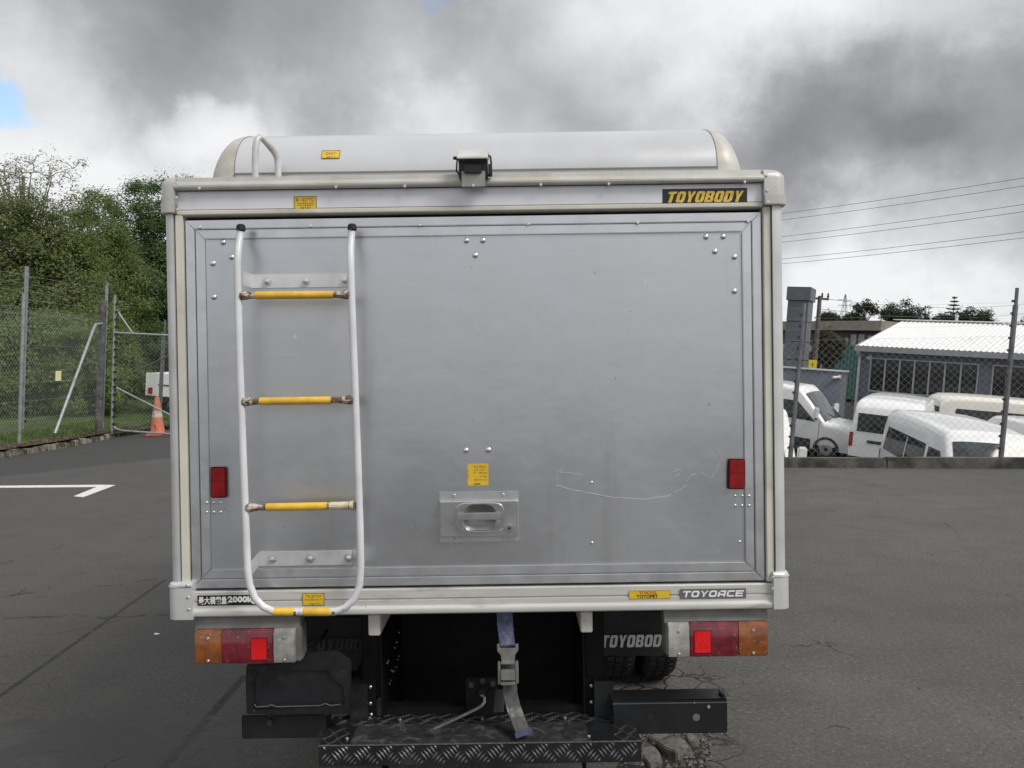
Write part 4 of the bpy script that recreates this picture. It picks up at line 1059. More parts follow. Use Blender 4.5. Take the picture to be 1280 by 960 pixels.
kpx = [(-400, 640), (-180, 603), (0, 573.5), (84, 559.5), (125, 551), (152, 545), (178, 540), (196, 536.5)]
KL = [gl(*p) for p in kpx]
wa, wb = gl(985, 584.5), gl(1280, 586)
wd = (wb - wa).normalized()
W0 = wa - wd * ((wa.x + 1.6) / wd.x); W1 = wa + wd * 26
lotpts = [(-30, -26), (34, -26), (W1.x, W1.y + .1), (W0.x, W0.y + .1), (-1.6, 23.6)] + [(p.x, p.y) for p in reversed(KL)] + [(-30, KL[0].y - 4)]
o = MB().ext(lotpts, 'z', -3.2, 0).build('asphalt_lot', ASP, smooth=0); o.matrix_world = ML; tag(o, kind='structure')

zy0 = 1.45 * CAMW.z / EYE
def yard_z(y): return -1.75 + .055 * (y - 17)
yq = [(-1.5, 12.3), (70, 12.6), (70, 60), (-2, 60), (-1.8, 25)]
o = MB().add([(x, y, yard_z(y)) for x, y in yq], [tuple(range(5))]).build('service_yard', YARD, smooth=0); tag(o, kind='structure')
def terrain(u, v):
    x, y = (u - .5) * 2400, -500 + v * 1900
    far = max(0, math.hypot(x, y) - 90)
    return (x, y, -4.6 + .012 * far + (3.0 * math.sin(x * .011) + 2 * math.sin(y * .013 + 1)) * min(1, far / 300))
o = MB().grid(terrain, 60, 48).build('ground', FARG); tag(o, kind='structure')

# white bay marking at the left
def lotpoly(px, z): return [(p.x, p.y) for p in (gl(*q) for q in px)]
o = MB().ext(lotpoly([(-60, 608.0), (128, 606.2), (144, 606.6), (104, 621.6), (92, 620.6), (121, 608.9), (-60, 610.3)], 0), 'z', .0005, .004).build('bay_marking', PAINT, smooth=0); o.matrix_world = ML; tag(o, kind='structure')

# grass verge rising behind the kerb
def lawn_z(x, y):
    # distance behind the kerb line (lot axes)
    best = 1e9
    for a, b in zip(KL, KL[1:]):
        ab = (b - a).to_2d(); ap = Vector((x - a.x, y - a.y)); t_ = max(0, min(1, ap.dot(ab) / ab.length_squared))
        best = min(best, (ap - ab * t_).length)
    return .10 + .42 * min(1, best / 9) ** 1.1 + .02 * math.sin(x * 2.1 + y) * min(1, best)
def lawn_pt(u, v):
    k = u * (len(KL) - 1); i = min(len(KL) - 2, int(k)); b_ = KL[i].lerp(KL[i + 1], k - i)
    e_ = Vector((-34 + 42 * u, 62, 0)); b2 = Vector((b_.x - .12, b_.y + .22, 0))
    p = b2.lerp(e_, v ** 1.5)
    return (p.x, p.y, lawn_z(p.x, p.y))
o = MB().grid(lawn_pt, 28, 36).build('lawn', GRASSM, smooth=60); o.matrix_world = ML; tag(o, kind='structure')
o = MB().add([(KL[-1].x - .05, KL[-1].y + .2, .02), (-1.7, 23.4, .02), (4, 62, .5), (3.0, 62, .5)], [(0, 1, 2, 3)]).build('driveway', YARD, smooth=0); o.matrix_world = ML; tag(o, kind='structure')
def soil_pt(u, v):
    k = u * (len(KL) - 1); i = min(len(KL) - 2, int(k)); b_ = KL[i].lerp(KL[i + 1], k - i)
    x, y = b_.x - .10 - v * .5, b_.y + .17 + v * 2.1
    z = lawn_z(x, y) + .050 + .055 * math.sin(math.pi * min(1, v * 1.1)) * (.6 + .4 * math.sin(u * 60)) - (.03 if v > .95 else 0)
    return (x, y, z)
o = MB().grid(soil_pt, 110, 10).build('soil_bank', SOIL, smooth=60); o.matrix_world = ML; tag(o, kind='structure')
# kerb of rough stones
rk = random.Random(3)
KST = []
tot = 0
for a, b in zip(KL[1:], KL[2:]):
    L = (b - a).length; n_ = max(1, int(L / .36)); d = (b - a).normalized(); nrm = Vector((-d.y, d.x, 0))
    for k in range(n_):
        c0 = a + d * (L * (k + .03) / n_); c1 = a + d * (L * (k + .97) / n_)
        mb = MB(); h = rk.uniform(.08, .14); wdt = rk.uniform(.17, .22)
        ring = lambda p, s_: [p - nrm * .01 + nrm * rk.uniform(0, .03) + Vector((0, 0, -.03)), p + nrm * rk.uniform(-.01, .03) + Vector((0, 0, h * s_)), p + nrm * wdt + Vector((0, 0, h * s_ * rk.uniform(.9, 1.05))), p + nrm * (wdt + .01) + Vector((0, 0, -.03))]
        r0, r1, r2 = ring(c0, .9), ring(c0.lerp(c1, .5), 1.0), ring(c1, .9)
        mb.add(r0 + r1 + r2, [(3, 2, 1, 0), (8, 9, 10, 11)] + [(j + i * 4, (j + 1) % 4 + i * 4, (j + 1) % 4 + 4 + i * 4, j + 4 + i * 4) for i in range(2) for j in range(4)])
        KST.append(mb.mesh('kerb_stone', .018, 2))
kb = empty('stone_kerb', None, None, ML); tag(kb, kind='structure')
for me in KST: me.materials.append(KERB); link_copy(me, 'kerb_stone', kb)
# loose leaf scraps along the kerb and bank
mb = MB()
for k in range(4200):
    u = rk.random(); v = rk.random() ** 1.3; p = Vector(soil_pt(u, v))
    if k % 5 == 0: p += Vector((0.12, -.30 - .5 * rk.random(), 0)); p.z = .004
    a = rk.uniform(0, 6.28); s_ = rk.uniform(.012, .035); t1 = Vector((math.cos(a), math.sin(a), rk.uniform(-.3, .4))) * s_; t2 = Vector((-math.sin(a), math.cos(a), rk.uniform(-.3, .4))) * s_ * .5
    p.z += .012
    mb.add([p - t1, p - t2, p + t1, p + t2], [(0, 1, 2, 3)])
LITTER = NB('dead_leaf'); ri = LITTER.n('ShaderNodeNewGeometry'); LITTER.set(col=LITTER.mix(ri.outputs['Random Per Island'], (.07, .045, .025), (.20, .15, .09)), rough=.9)
o = mb.build('leaf_litter', LITTER.m, smooth=0); o.matrix_world = ML; tag(o, kind='stuff')
# grass blades
mb = MB()
for k in range(22000):
    u = rk.uniform(.12, 1.0); v = rk.uniform(.14, .62)
    p = Vector(lawn_pt(u, v))
    a = rk.uniform(0, 6.28); h = rk.uniform(.03, .09); w_ = rk.uniform(.006, .014)
    t1 = Vector((math.cos(a), math.sin(a), 0)) * w_; ln = Vector((rk.uniform(-1, 1), rk.uniform(-1, 1), 0)) * h * .5
    mb.add([p - t1, p + t1, p + ln + Vector((0, 0, h))], [(0, 1, 2)])
o = mb.build('grass', BLADE, smooth=0); o.matrix_world = ML; tag(o, kind='stuff')

# broken asphalt at the right rear corner
def chunk(px, py, rx, ry, h, rot, seed):
    r_ = random.Random(seed); p = gl(px, py); n_ = 9
    top = [(rx * math.cos(2 * math.pi * k / n_) * r_.uniform(.72, 1.1), ry * math.sin(2 * math.pi * k / n_) * r_.uniform(.72, 1.1)) for k in range(n_)]
    mb = MB(); vs = [(x * 1.06, y * 1.06, -.02) for x, y in top] + [(x, y, h * r_.uniform(.75, 1.0)) for x, y in top] + [(0, 0, h * 1.05)]
    mb.add(vs, [tuple(range(n_ - 1, -1, -1))] + [(k, (k + 1) % n_, n_ + (k + 1) % n_, n_ + k) for k in range(n_)] + [(n_ + k, n_ + (k + 1) % n_, 2 * n_) for k in range(n_)])
    o = mb.build('asphalt_chunk', CHUNKM, None, .004, 2, 40)
    o.matrix_world = ML @ Matrix.Translation(p) @ Matrix.Rotation(rot, 4, 'Z') @ Matrix.Rotation(r_.uniform(-.12, .12), 4, 'X')
    return o
CHUNKM = M('asphalt_chunk_stone', (.16, .15, .135), .9, 0, .3, 25, (.06, .055, .05), 18, .45, .65, .8, 130, .3)
HOLE = M('pothole_dirt', (.018, .017, .015), .95, 0, .5, 30, None, bump=.8, bs=90)
hp = [gl(px, py) for px, py in ((768, 962), (790, 940), (812, 926), (842, 920), (862, 924), (872, 934), (880, 950), (884, 975), (850, 990), (790, 985))]
o = MB().ext([(p.x, p.y) for p in hp], 'z', .0005, .003).build('pothole', HOLE, smooth=0); o.matrix_world = ML; tag(o, kind='structure')
for (px, py, rx, ry, h, rot, sd_, lb) in ((842, 941, .060, .075, .045, .3, 11, 'broad pale slab of broken asphalt lying in the pothole'), (865, 931, .026, .03, .035, .8, 5, 'small rounded lump of asphalt behind the broad slab'),
        (812, 949, .045, .085, .03, .1, 7, 'low chunk of broken asphalt just right of the step end'), (823, 925, .05, .028, .02, .5, 9, 'thin flat asphalt flake below the bumper beam'),
        (790, 951, .04, .05, .03, .9, 15, 'dark asphalt lump partly under the step end')):
    tag(chunk(px, py, rx, ry, h, rot, sd_), lb, 'rubble', 'broken asphalt pieces by the step')
gm = MB()
for k in range(240):
    p = gl(rk.uniform(770, 890), rk.uniform(918, 960)); s_ = rk.uniform(.003, .010)
    gm.add([(p.x + s_ * a, p.y + s_ * b_, .003 + s_ * c_) for a, b_, c_ in ((-1, -.8, 0), (1, -.9, 0), (.9, 1, 0), (-1, .8, 0), (0, .1, 1.1))], [(3, 2, 1, 0), (0, 1, 4), (1, 2, 4), (2, 3, 4), (3, 0, 4)])
o = gm.build('gravel', CHUNKM, smooth=0); o.matrix_world = ML; tag(o, kind='stuff')
p = gl(196, 793); o = MB().add([(-.022, -.012, .001), (.02, -.016, .004), (.026, .012, .001), (-.018, .014, .009), (-.022, -.012, .003), (.02, -.016, .006), (.026, .012, .003), (-.018, .014, .011)], [(3, 2, 1, 0), (4, 5, 6, 7), (0, 1, 5, 4), (1, 2, 6, 5), (2, 3, 7, 6), (3, 0, 4, 7)]).build('paper_scrap', M('paper', (.75, .75, .73), .8), smooth=0)
o.matrix_world = ML @ Matrix.Translation(p) @ Matrix.Scale(.65, 4); tag(o, 'tiny crumpled white paper scrap on the asphalt left of the truck', 'litter')

# low concrete wall along the right
WL = MB(); Lw = (W1 - W0).length
wallo = empty('low_wall', 'low dark concrete kerb wall under the right hand fence', 'wall', ML @ Matrix.Translation(W0) @ Matrix.Rotation(math.atan2(wd.y, wd.x), 4, 'Z'))
k = 0; x = 0
while x < Lw:
    l_ = min(2.4, Lw - x)
    MB().box(x + .004, x + l_ - .004, 0, .17, -.9, .150 + .006 * math.sin(k * 2.3)).build('wall_section', CONC, wallo, .012); x += 2.4; k += 1
wh = .15
# retaining face below
MB().box(0, Lw, .02, .15, -3.1, -.905).build('retaining_face', CONC, wallo)

# ------------------------------------------------------------------ fences
GALV = M('galvanised_steel', (.36, .375, .385), .5, .6, .15, 12, (.20, .20, .20), 6, .5, .7)
GALVD = M('dull_galvanised', (.17, .175, .185), .55, .5, .2, 12, (.09, .09, .09), 6, .5, .7)
WIRE = M('mesh_wire', (.36, .365, .37), .5, .4, .15, 3)
INSUL = M('black_insulator', (.02, .02, .02), .5)
POSTT = M('treated_post', (.11, .11, .108), .8, .1, .3, 6, (.05, .05, .045), 4, .45, .65, .3, 50)

def chainlink(parent, L, H, z0, cell, r, mw=None, skip=None, n=3, name='chain_link_mesh'):
    """diamond mesh of woven wires in the local xz plane, 0..L by z0..z0+H"""
    mb = MB(); step = cell
    def seg(x0, z0_, x1, z1_, yo):
        dx, dz = x1 - x0, z1_ - z0_; l_ = math.hypot(dx, dz)
        if l_ < .01: return
        nx, nz = -dz / l_ * r, dx / l_ * r
        k = len(mb.v)
        mb.v += [(x0 + nx, yo - r * .6, z0_ + nz), (x0 - nx, yo - r * .6, z0_ - nz), (x0, yo + r, z0_), (x1 + nx, yo - r * .6, z1_ + nz), (x1 - nx, yo - r * .6, z1_ - nz), (x1, yo + r, z1_)]
        mb.f.extend([(k, k + 1, k + 4, k + 3), (k + 1, k + 2, k + 5, k + 4), (k + 2, k, k + 3, k + 5)])
    c = -H
    while c < L:
        a, b_ = max(0, c), min(L, c + H)
        if b_ > a:
            seg(a, z0 + a - c, b_, z0 + b_ - c, .001); seg(a, z0 + H - (a - c), b_, z0 + H - (b_ - c), -.001 - r)
        c += step
    o = mb.build(name, WIRE, parent, smooth=0); return tag(o, kind='stuff')

def fence_post(parent, x, h, r=.03, mat=GALV, z0=-.15, twin=None, y=0):
    MB().cyl((x, y, z0), (x, y, h), r, r, 10).build('post', mat, parent)
    if twin:
        o = MB().box(x + r + .004, x + r + .075, y - .03, y + .02, .15, twin).build('electric_standard', mat, parent)
        mb = MB()
        k = 0; zi = .28
        while zi < twin:
            mb.box(x + r + .076, x + r + .150, y - .035, y + .015, zi, zi + .055); zi += .19
        tag(mb.build('insulator', INSUL, o, smooth=0), kind='stuff')
def hwires(parent, x0, x1, zs, r=.0022, y=-.04, sag=.01):
    for z in zs:
        MB().tube([(x0 + (x1 - x0) * k / 6, y, z - sag * (1 - (2 * k / 6 - 1) ** 2)) for k in range(7)], r, 4).build('fence_wire', WIRE, parent)

def frame_from(a, b):
    d = (b - a); d.z = 0; d.normalize()
    return Matrix.Translation(a) @ Matrix(((d.x, -d.y, 0, 0), (d.y, d.x, 0, 0), (0, 0, 1, 0), (0, 0, 0, 1)))

# left boundary fence: passes both posts and runs on beyond the frame.  x along the fence towards the gate
fa, fb = QL @ gl(23.5, 555.5, .12), QL @ gl(122.5, 541, .12)
fd = fb - fa; Lf = Vector((fd.x, fd.y)).length; slope = fd.z / Lf
ext0 = 9.0
org = fa - fd.normalized() * ext0
FM = frame_from(org, fb); FM = FM @ Matrix(((1, 0, 0, 0), (0, 1, 0, 0), (fd.z / Lf, 0, 1, 0), (0, 0, 0, 1)))
lf = empty('boundary_fence', 'tall chain link fence with electric wires in front of the left trees', 'fence', FM)
Lt = ext0 + Lf
chainlink(lf, Lt, 2.62, .10, .105, .0021)
fence_post(lf, ext0, 3.05, .035, GALV, twin=3.62); fence_post(lf, ext0 - 4.6, 3.05, .035, GALV, twin=3.62)
MB().cyl((Lt, 0, -.25), (Lt, 0, 3.15), .085, .085, 14).build('gate_post', POSTT, lf, .01)
fence_post(lf, Lt + .22, 3.60, .028, GALV); 
MB().box(Lt + .12, Lt + .165, -.05, 0, .1, 3.62).build('electric_standard', GALV, lf)
ms = MB()
zi = .25
while zi < 3.5: ms.box(Lt + .166, Lt + .235, -.055, -.01, zi, zi + .055); zi += .19
tag(ms.build('insulator', INSUL, lf, smooth=0), kind='stuff')
hwires(lf, 0, Lt, [.35, .75, 1.15, 1.55, 1.95, 2.35, 2.62, 2.75, 2.92, 3.09, 3.26, 3.43], .0030)
# diagonal brace
ba = FM.inverted() @ (QL @ gl(57.5, 550, .12)); 
MB().tube([(ba.x, -.12, -.05), (Lt - .55, -.06, 2.40), (Lt - .42, -.05, 2.52), (Lt - .10, -.03, 2.55)], .034, 10).build('diagonal_brace', GALV, lf)
# yellow plate on the mesh
sgx = ext0 + Lf * .46
dv = (QL @ rayl(73, 481)); 
fi = FM.inverted(); oc = fi @ CAMW; dd = fi.to_3x3() @ dv; tt = -(oc.y + .02) / dd.y; hit = oc + dd * tt
MB().box(hit.x - .12, hit.x + .12, -.024, -.014, hit.z - .115, hit.z + .115).build('warning_plate', M('pale_yellow_plate', (.80, .76, .42), .5, 0, .05), lf, .004)

# gate leaf standing behind the cone
ga = pw(139.5, 541, 20.6); gb = pw(330, 549, 20.2)
gd = gb - ga
GM = frame_from(ga, gb) @ Matrix(((1, 0, 0, 0), (0, 1, 0, 0), (gd.z / Vector((gd.x, gd.y)).length, 0, 1, 0), (0, 0, 0, 1)))
gate = empty('chain_link_gate', 'galvanised chain link gate with diagonal braces behind the orange cone', 'gate', GM)
Lg = Vector((gd.x, gd.y)).length
fence_post(gate, 0, 3.50, .030, GALV, -.02, twin=None)
ms = MB(); zi = .2
while zi < 3.4: ms.box(.031, .105, -.035, .015, zi, zi + .055); zi += .19
tag(ms.build('insulator', INSUL, gate, smooth=0), kind='stuff')
hi_ = 2.55
MB().tube([(.02, 0, .22), (.10, 0, .12), (.28, 0, .07), (Lg, 0, .04)], .027, 8).build('bottom_rail', GALV, gate)
MB().tube([(0, 0, hi_), (Lg, 0, hi_)], .030, 8).build('top_rail', GALV, gate)
MB().tube([(.03, -.01, 1.32), (Lg * .42, -.01, 2.15), (Lg * .7, -.01, 2.7)], .018, 8).build('brace', GALVD, gate)
MB().tube([(0, .0, 1.20), (Lg * .5, 0, .35)], .026, 8).build('brace', GALV, gate)
MB().tube([(.06, 0, 3.12), (.50, 0, hi_)], .020, 8).build('brace', GALV, gate)
fence_post(gate, Lg, 3.2, .03, GALV, -.02)
chainlink(gate, Lg, hi_ - .08, .06, .105, .0018)
# farther post seen through the gate
pz = QL @ gl(198, 531, .2); pz = pw(197.5, 540, 27)
fp = MB().cyl((0, 0, -.3), (0, 0, 3.35), .035, .035, 10).build('fence_post', GALVD, None); fp.location = pz
MB().box(.04, .085, -.02, .03, .4, 3.75).build('electric_standard', GALVD, fp)
tag(fp, 'grey steel post standing beyond the gate above the white truck', 'post')

# right hand fence on the low wall
rf = empty('yard_fence', 'chain link fence on the low wall in front of the parked vans', 'fence', wallo.matrix_world @ Matrix.Translation((0, .085, wh)))
inv = rf.matrix_world.inverted()
def on_fence(px, py):
    o_ = inv @ CAMW; d_ = inv.to_3x3() @ (QL @ rayl(px, py)); t_ = -o_.y / d_.y; return o_ + d_ * t_
pl, pr_ = on_fence(988, 571), on_fence(1251, 573)
tl, trr = on_fence(1005.5, 379), on_fence(1271.5, 360)
def lean_post(b_, t_):
    v = (t_ - b_)
    o_ = MB().tube([b_ - v * .02, b_ + v * .90], .036, 10).build('post', GALVD, rf)
    MB().tube([b_ + v * .88 + Vector((.0, -.01, 0)), t_], .026, 8).build('post_extension', GALVD, rf)
    ms = MB()
    for k in range(13):
        p = b_ + v * (.06 + .072 * k); ms.box(p.x - .055, p.x - .034, p.y - .03, p.y + .01, p.z - .016, p.z + .016)
    tag(ms.build('insulator', INSUL, o_, smooth=0), kind='stuff')
gap_ = pr_.x - pl.x
lean_post(pl, tl); lean_post(pr_, trr)
for k in (1, 2): lean_post(pr_ + Vector((gap_ * k, 0, 0)), trr + Vector((gap_ * k, 0, 0)))
for k in (1, 2): lean_post(pl - Vector((gap_ * k, 0, 0)), tl - Vector((gap_ * k, 0, 0)))
me_ = chainlink(rf, Lw - .2, 1.74, .02, .105, .0011)
hwires(rf, 0, Lw - .2, [1.76, 1.92, 2.08, 2.24], .0014, -.045)

# ------------------------------------------------------------------ traffic cone
CONE = M('cone_orange', (.62, .17, .085), .6, 0, .12, 14, (.30, .07, .03), 9, .55, .72)
CONEW = M('cone_reflective_band', (.62, .60, .58), .5, 0, .12, 30, (.4, .2, .14), 16, .5, .65)
cp = gl(197, 544.5)
cn = empty('traffic_cone', 'orange traffic cone with a white band standing by the gate', 'cone', ML @ Matrix.Translation(cp) @ Matrix.Rotation(.3, 4, 'Z'))
MB().box(-.27, .27, -.27, .27, 0, .05).build('cone_base', CONE, cn, .018)
def coner(z): return .185 - .128 * (z - .05) / .97
MB().lathe([(coner(.05) + .02, .048), (coner(.09), .09), (coner(.5), .5), (coner(.98), .98), (coner(1.02) - .015, 1.02)], 24).build('cone_body', CONE, cn)
MB().lathe([(coner(.48) + .002, .48), (coner(.48) + .004, .482), (coner(.64) + .004, .638), (coner(.64) + .002, .64)], 24).build('reflective_band', CONEW, cn)
MB().lathe([(coner(.76) + .002, .78), (coner(.76) + .003, .782), (coner(.92) + .003, .918), (coner(.92) + .001, .92)], 24).build('reflective_band', M('faded_band', (.58, .22, .13), .6, 0, .2, 12), cn)
MB().bar((.0, -coner(.2) - .002, .10), (-.05, -coner(.3) - .002, .30), .02, .008, (0, 1, 0)).build('split', M('split_dark', (.12, .03, .015), .8), cn)
# ------------------------------------------------------------------ vans
def sst(x): x = max(0.0, min(1.0, x)); return x * x * (3 - 2 * x)
VWHITE = M('van_white', (.80, .805, .805), .22, 0, .03, 4, coat=.5)
VSILV = M('van_silver_white', (.60, .62, .64), .25, .15, .03, 4, coat=.5)
VCREAM = M('van_warm_white', (.75, .73, .66), .25, 0, .03, 4, coat=.4)
GLASS = M('van_glass_dark', (.018, .021, .023), .05, 0, .2, 3)
SCREEN = M('windscreen_glass', (.035, .045, .046), .05, 0, .6, 3)
TRIMB = M('van_black_trim', (.025, .026, .027), .55, 0, .2)
LAMPC = M('headlamp_clear', (.42, .43, .44), .12, .3, .2, 20)
TAILR = M('van_tail_red', (.30, .012, .015), .2, 0, .2, 20)
CHROME = M('van_chrome', (.6, .6, .6), .2, .9, .05)
SEATS = M('pale_interior', (.30, .32, .29), .8, 0, .3, 3)

def van(name, label, loc, rz, paint, H=2.28, L=4.84, W=1.88, nose='flat', roofpack=False, cladding=False, group='vans parked in the yard'):
    root = empty(name, label, 'van', Matrix.Translation(loc) @ Matrix.Rotation(math.atan(.055), 4, 'X') @ Matrix.Rotation(rz, 4, 'Z'), group)
    hl = L / 2
    if nose == 'flat': yT, yB, yN, zB, zN = hl - 1.15, hl - .30, hl, 1.22, .92
    else: yT, yB, yN, zB, zN = hl - 1.95, hl - 1.05, hl, 1.16, .86
    zb = .30
    def zr(y):
        if y < -hl + .35: return H - .05 - .22 * ((-hl + .35 - y) / .35) ** 2.2
        if y < yT: return H - .05 + .05 * math.sin(math.pi * (y + hl) / (yT + hl))
        if y < yB: return H - .05 + (zB - H + .05) * sst((y - yT) / (yB - yT)) ** .92 if False else H - .05 + (zB - H + .05) * (((y - yT) / (yB - yT)) ** 1.12)
        q = (y - yB) / (yN - yB); return zB - (zB - zN) * q ** (2.2 if nose != 'flat' else 1.6)
    def hw(z): return W / 2 * (1 - .12 * sst((z - 1.0) / (H - .9)) - .05 * sst((.65 - z) / .4))
    def wf(y): return 1 - .13 * sst((y - (hl - .55)) / .55) ** 1.5 - .05 * sst((-hl + .25 - y) / .25)
    def sec(y):
        z1 = zr(y); zt = max(zb + .3, z1 - .17); pts = []
        for k in range(9):
            z = zb + (zt - zb) * k / 8; pts.append((hw(z) * wf(y), z))
        xt = hw(zt) * wf(y)
        for k in range(1, 6):
            a = math.pi / 2 * k / 6; pts.append((xt - .22 * (1 - math.cos(a)), zt + (z1 - .02 - zt) * math.sin(a)))
        for k in range(0, 3): x = (xt - .22) * (1 - k / 3); pts.append((x, z1 - .02 + .02 * (1 - (x / (xt - .22)) ** 2)))
        full = pts + [(0.0, z1)] + [(-x, z) for x, z in reversed(pts)]
        return [(x, y, z) for x, z in full]
    ys = [-hl, -hl + .04, -hl + .12, -hl + .3, -hl + .7] + [-hl + .7 + (yT - .1 + hl - .7) * k / 6 for k in range(1, 7)]
    ys += [yT + (yB - yT) * k / 8 for k in range(0, 9)] + [yB + (yN - yB) * k / 6 for k in range(1, 7)]
    secs = [sec(y) for y in ys]; n = len(secs[0])
    mb = MB(); vs = [p for s_ in secs for p in s_]; fs = []
    for i in range(len(secs) - 1):
        for j in range(n - 1): fs.append((i * n + j, i * n + j + 1, (i + 1) * n + j + 1, (i + 1) * n + j))
        fs.append((i * n + n - 1, i * n, (i + 1) * n, (i + 1) * n + n - 1))
    fs += [tuple(range(n)), tuple((len(secs) - 1) * n + j for j in range(n - 1, -1, -1))]
    body = mb.add(vs, fs).build('body', paint, root, smooth=42)
    def side_panel(s_, c4, nm, mt, off=.010):
        (a, b_, c_, d_) = c4
        def pt(u, v, o_):
            y = (a[0] * (1 - u) + b_[0] * u) * (1 - v) + (d_[0] * (1 - u) + c_[0] * u) * v
            z = (a[1] * (1 - u) + b_[1] * u) * (1 - v) + (d_[1] * (1 - u) + c_[1] * u) * v
            return (s_ * (hw(z) * wf(y) + o_), y, z)
        return MB().shell(lambda u, v: pt(u, v, off), lambda u, v: pt(u, v, -.03), 8, 5).build(nm, mt, root, smooth=50)
    wz0, wz1 = (1.22, min(1.78, H - .42)) if nose == 'flat' else (1.18, min(1.70, H - .36))
    fd0 = yB - .28
    for s_ in (-1, 1):
        o = side_panel(s_, ((-hl + .35, wz0 + .02), (yT - .72, wz0), (yT - .78, wz1), (-hl + .45, wz1)), 'side_window', GLASS)
        side_panel(s_, ((-.62, wz0 + .03), (-.585, wz0 + .03), (-.585, wz1 - .03), (-.62, wz1 - .03)), 'window_divider', VWHITE if paint is VWHITE else paint, .016)
        side_panel(s_, ((yT - .60, wz0 - .02), (fd0, wz0 - .06), (yT + .02, wz1 - .02), (yT - .60, wz1 - .02)), 'door_window', GLASS)
        for yy in (yT - .66, fd0 + .12, -hl + 1.75): side_panel(s_, ((yy, .45), (yy + .014, .45), (yy + .014, 1.15), (yy, 1.15)), 'door_gap', TRIMB, .002)
        side_panel(s_, ((yT - .58, 1.02), (yT - .40, 1.02), (yT - .40, 1.06), (yT - .58, 1.06)), 'door_handle', paint, .03)
        mx = s_ * (hw(1.3) * wf(fd0) + .13)
        MB().box(mx - .09, mx + .09, fd0 - .02, fd0 + .10, 1.24, 1.56).build('wing_mirror', paint, root, .03)
        MB().box(min(mx, s_ * .80), max(mx, s_ * .80), fd0, fd0 + .05, 1.19, 1.23).build('mirror_arm', TRIMB, root)
        for wy in (-hl + 1.0, hl - .82 if nose == 'flat' else hl - .95):
            mt = Matrix.Translation((s_ * (W / 2 - .13), wy, .33)) @ Matrix.Rotation(R(90), 4, 'Y')
            o = MB().lathe([(.20, -.10), (.30, -.105), (.33, -.07), (.33, .07), (.30, .105), (.20, .10)], 24, mt).build('wheel', RUBBER, root)
            MB().lathe([(.205, -.095), (.17, -.112), (.06, -.10), (.06, .10), (.17, .112), (.205, .095)], 16, mt).build('rim', M('van_rim', (.34, .34, .35), .4, .5), o)
            am = MB()
            for k in range(13):
                a0, a1 = math.pi * k / 13, math.pi * (k + 1) / 13
                am.ext([(wy + .375 * math.cos(a0), .33 + .375 * math.sin(a0)), (wy + .375 * math.cos(a1), .33 + .375 * math.sin(a1)), (wy + .30 * math.cos(a1), .33 + .30 * math.sin(a1)), (wy + .30 * math.cos(a0), .33 + .30 * math.sin(a0))], 'x', s_ * (W / 2 - .2), s_ * (hw(.6) * 1.0 + .012))
            am.build('wheel_arch', TRIMB, root)
    def top(y, x):
        z1 = zr(y); zt = max(zb + .3, z1 - .17); xt = hw(zt) * wf(y); xi = xt - .22; x = abs(x)
        if x > xi: return zt + (z1 - .02 - zt) * math.sqrt(max(0, 1 - min(1, (x - xi) / .22) ** 2))
        return z1 - .02 + .02 * (1 - (x / xi) ** 2)
    def ws(u, v, o_):
        y = yT + .06 + (yB - yT) * .16 + ((yB - yT) * .84 - .07) * v; wd_ = (hw(zr(y) - .1) * wf(y) - .11); x = (u - .5) * 2 * wd_
        return (x, y + o_ * .6, top(y, x) + o_)
    MB().shell(lambda u, v: ws(u, v, .012), lambda u, v: ws(u, v, -.05), 12, 10).build('windscreen', SCREEN, root, smooth=60)
    for s_ in (-.25, .45):
        MB().tube([(s_, yB + .02, zr(yB) + .02), (s_ + .5, yB - .12, top(yB - .12, s_ + .5) + .03)], .010, 6).build('wiper', TRIMB, root)
    # front
    fz = zN
    wn_ = hw(.7) * wf(hl)
    MB().box(-wn_ * 1.02, wn_ * 1.02, hl - .12, hl + .06, .28, .62).build('front_bumper', TRIMB if cladding else paint, root, .04, 3)
    MB().box(-wn_ * .55, wn_ * .55, hl - .05, hl + .02, .68, .84).build('grille', TRIMB, root, .01)
    for s_ in (-1, 1):
        xo = s_ * wn_
        pl_ = [(xo * 1.04, hl - .30), (xo * 1.0, hl - .02), (xo * .62, hl + .015), (xo * .60, hl - .08)]
        MB().ext(pl_, 'z', .66, .90 if nose == 'flat' else .84).build('headlamp', LAMPC, root, .02)
    # rear
    xr = hw(1.0) * wf(-hl)
    MB().box(-xr * .84, xr * .84, -hl - .012, -hl + .03, 1.20, min(1.78, H - .40)).build('rear_window', GLASS, root, .02)
    MB().box(-xr * .5, xr * .5, -hl - .02, -hl + .02, .92, 1.0).build('plate_garnish', TRIMB, root, .008)
    MB().box(-xr * 1.02, xr * 1.02, -hl - .06, -hl + .14, .30, .52).build('rear_bumper', TRIMB if not cladding else paint, root, .03)
    for s_ in (-1, 1): MB().box(s_ * xr * .90, s_ * xr * 1.015, -hl - .012, -hl + .10, .78, 1.18).build('tail_light', TAILR, root, .012)
    if cladding:
        for s_ in (-1, 1): MB().box(s_ * (W / 2 - .03), s_ * (W / 2 + .012), -hl + 1.45, hl - 1.42, .26, .60).build('side_cladding', TRIMB, root, .02)
    return root

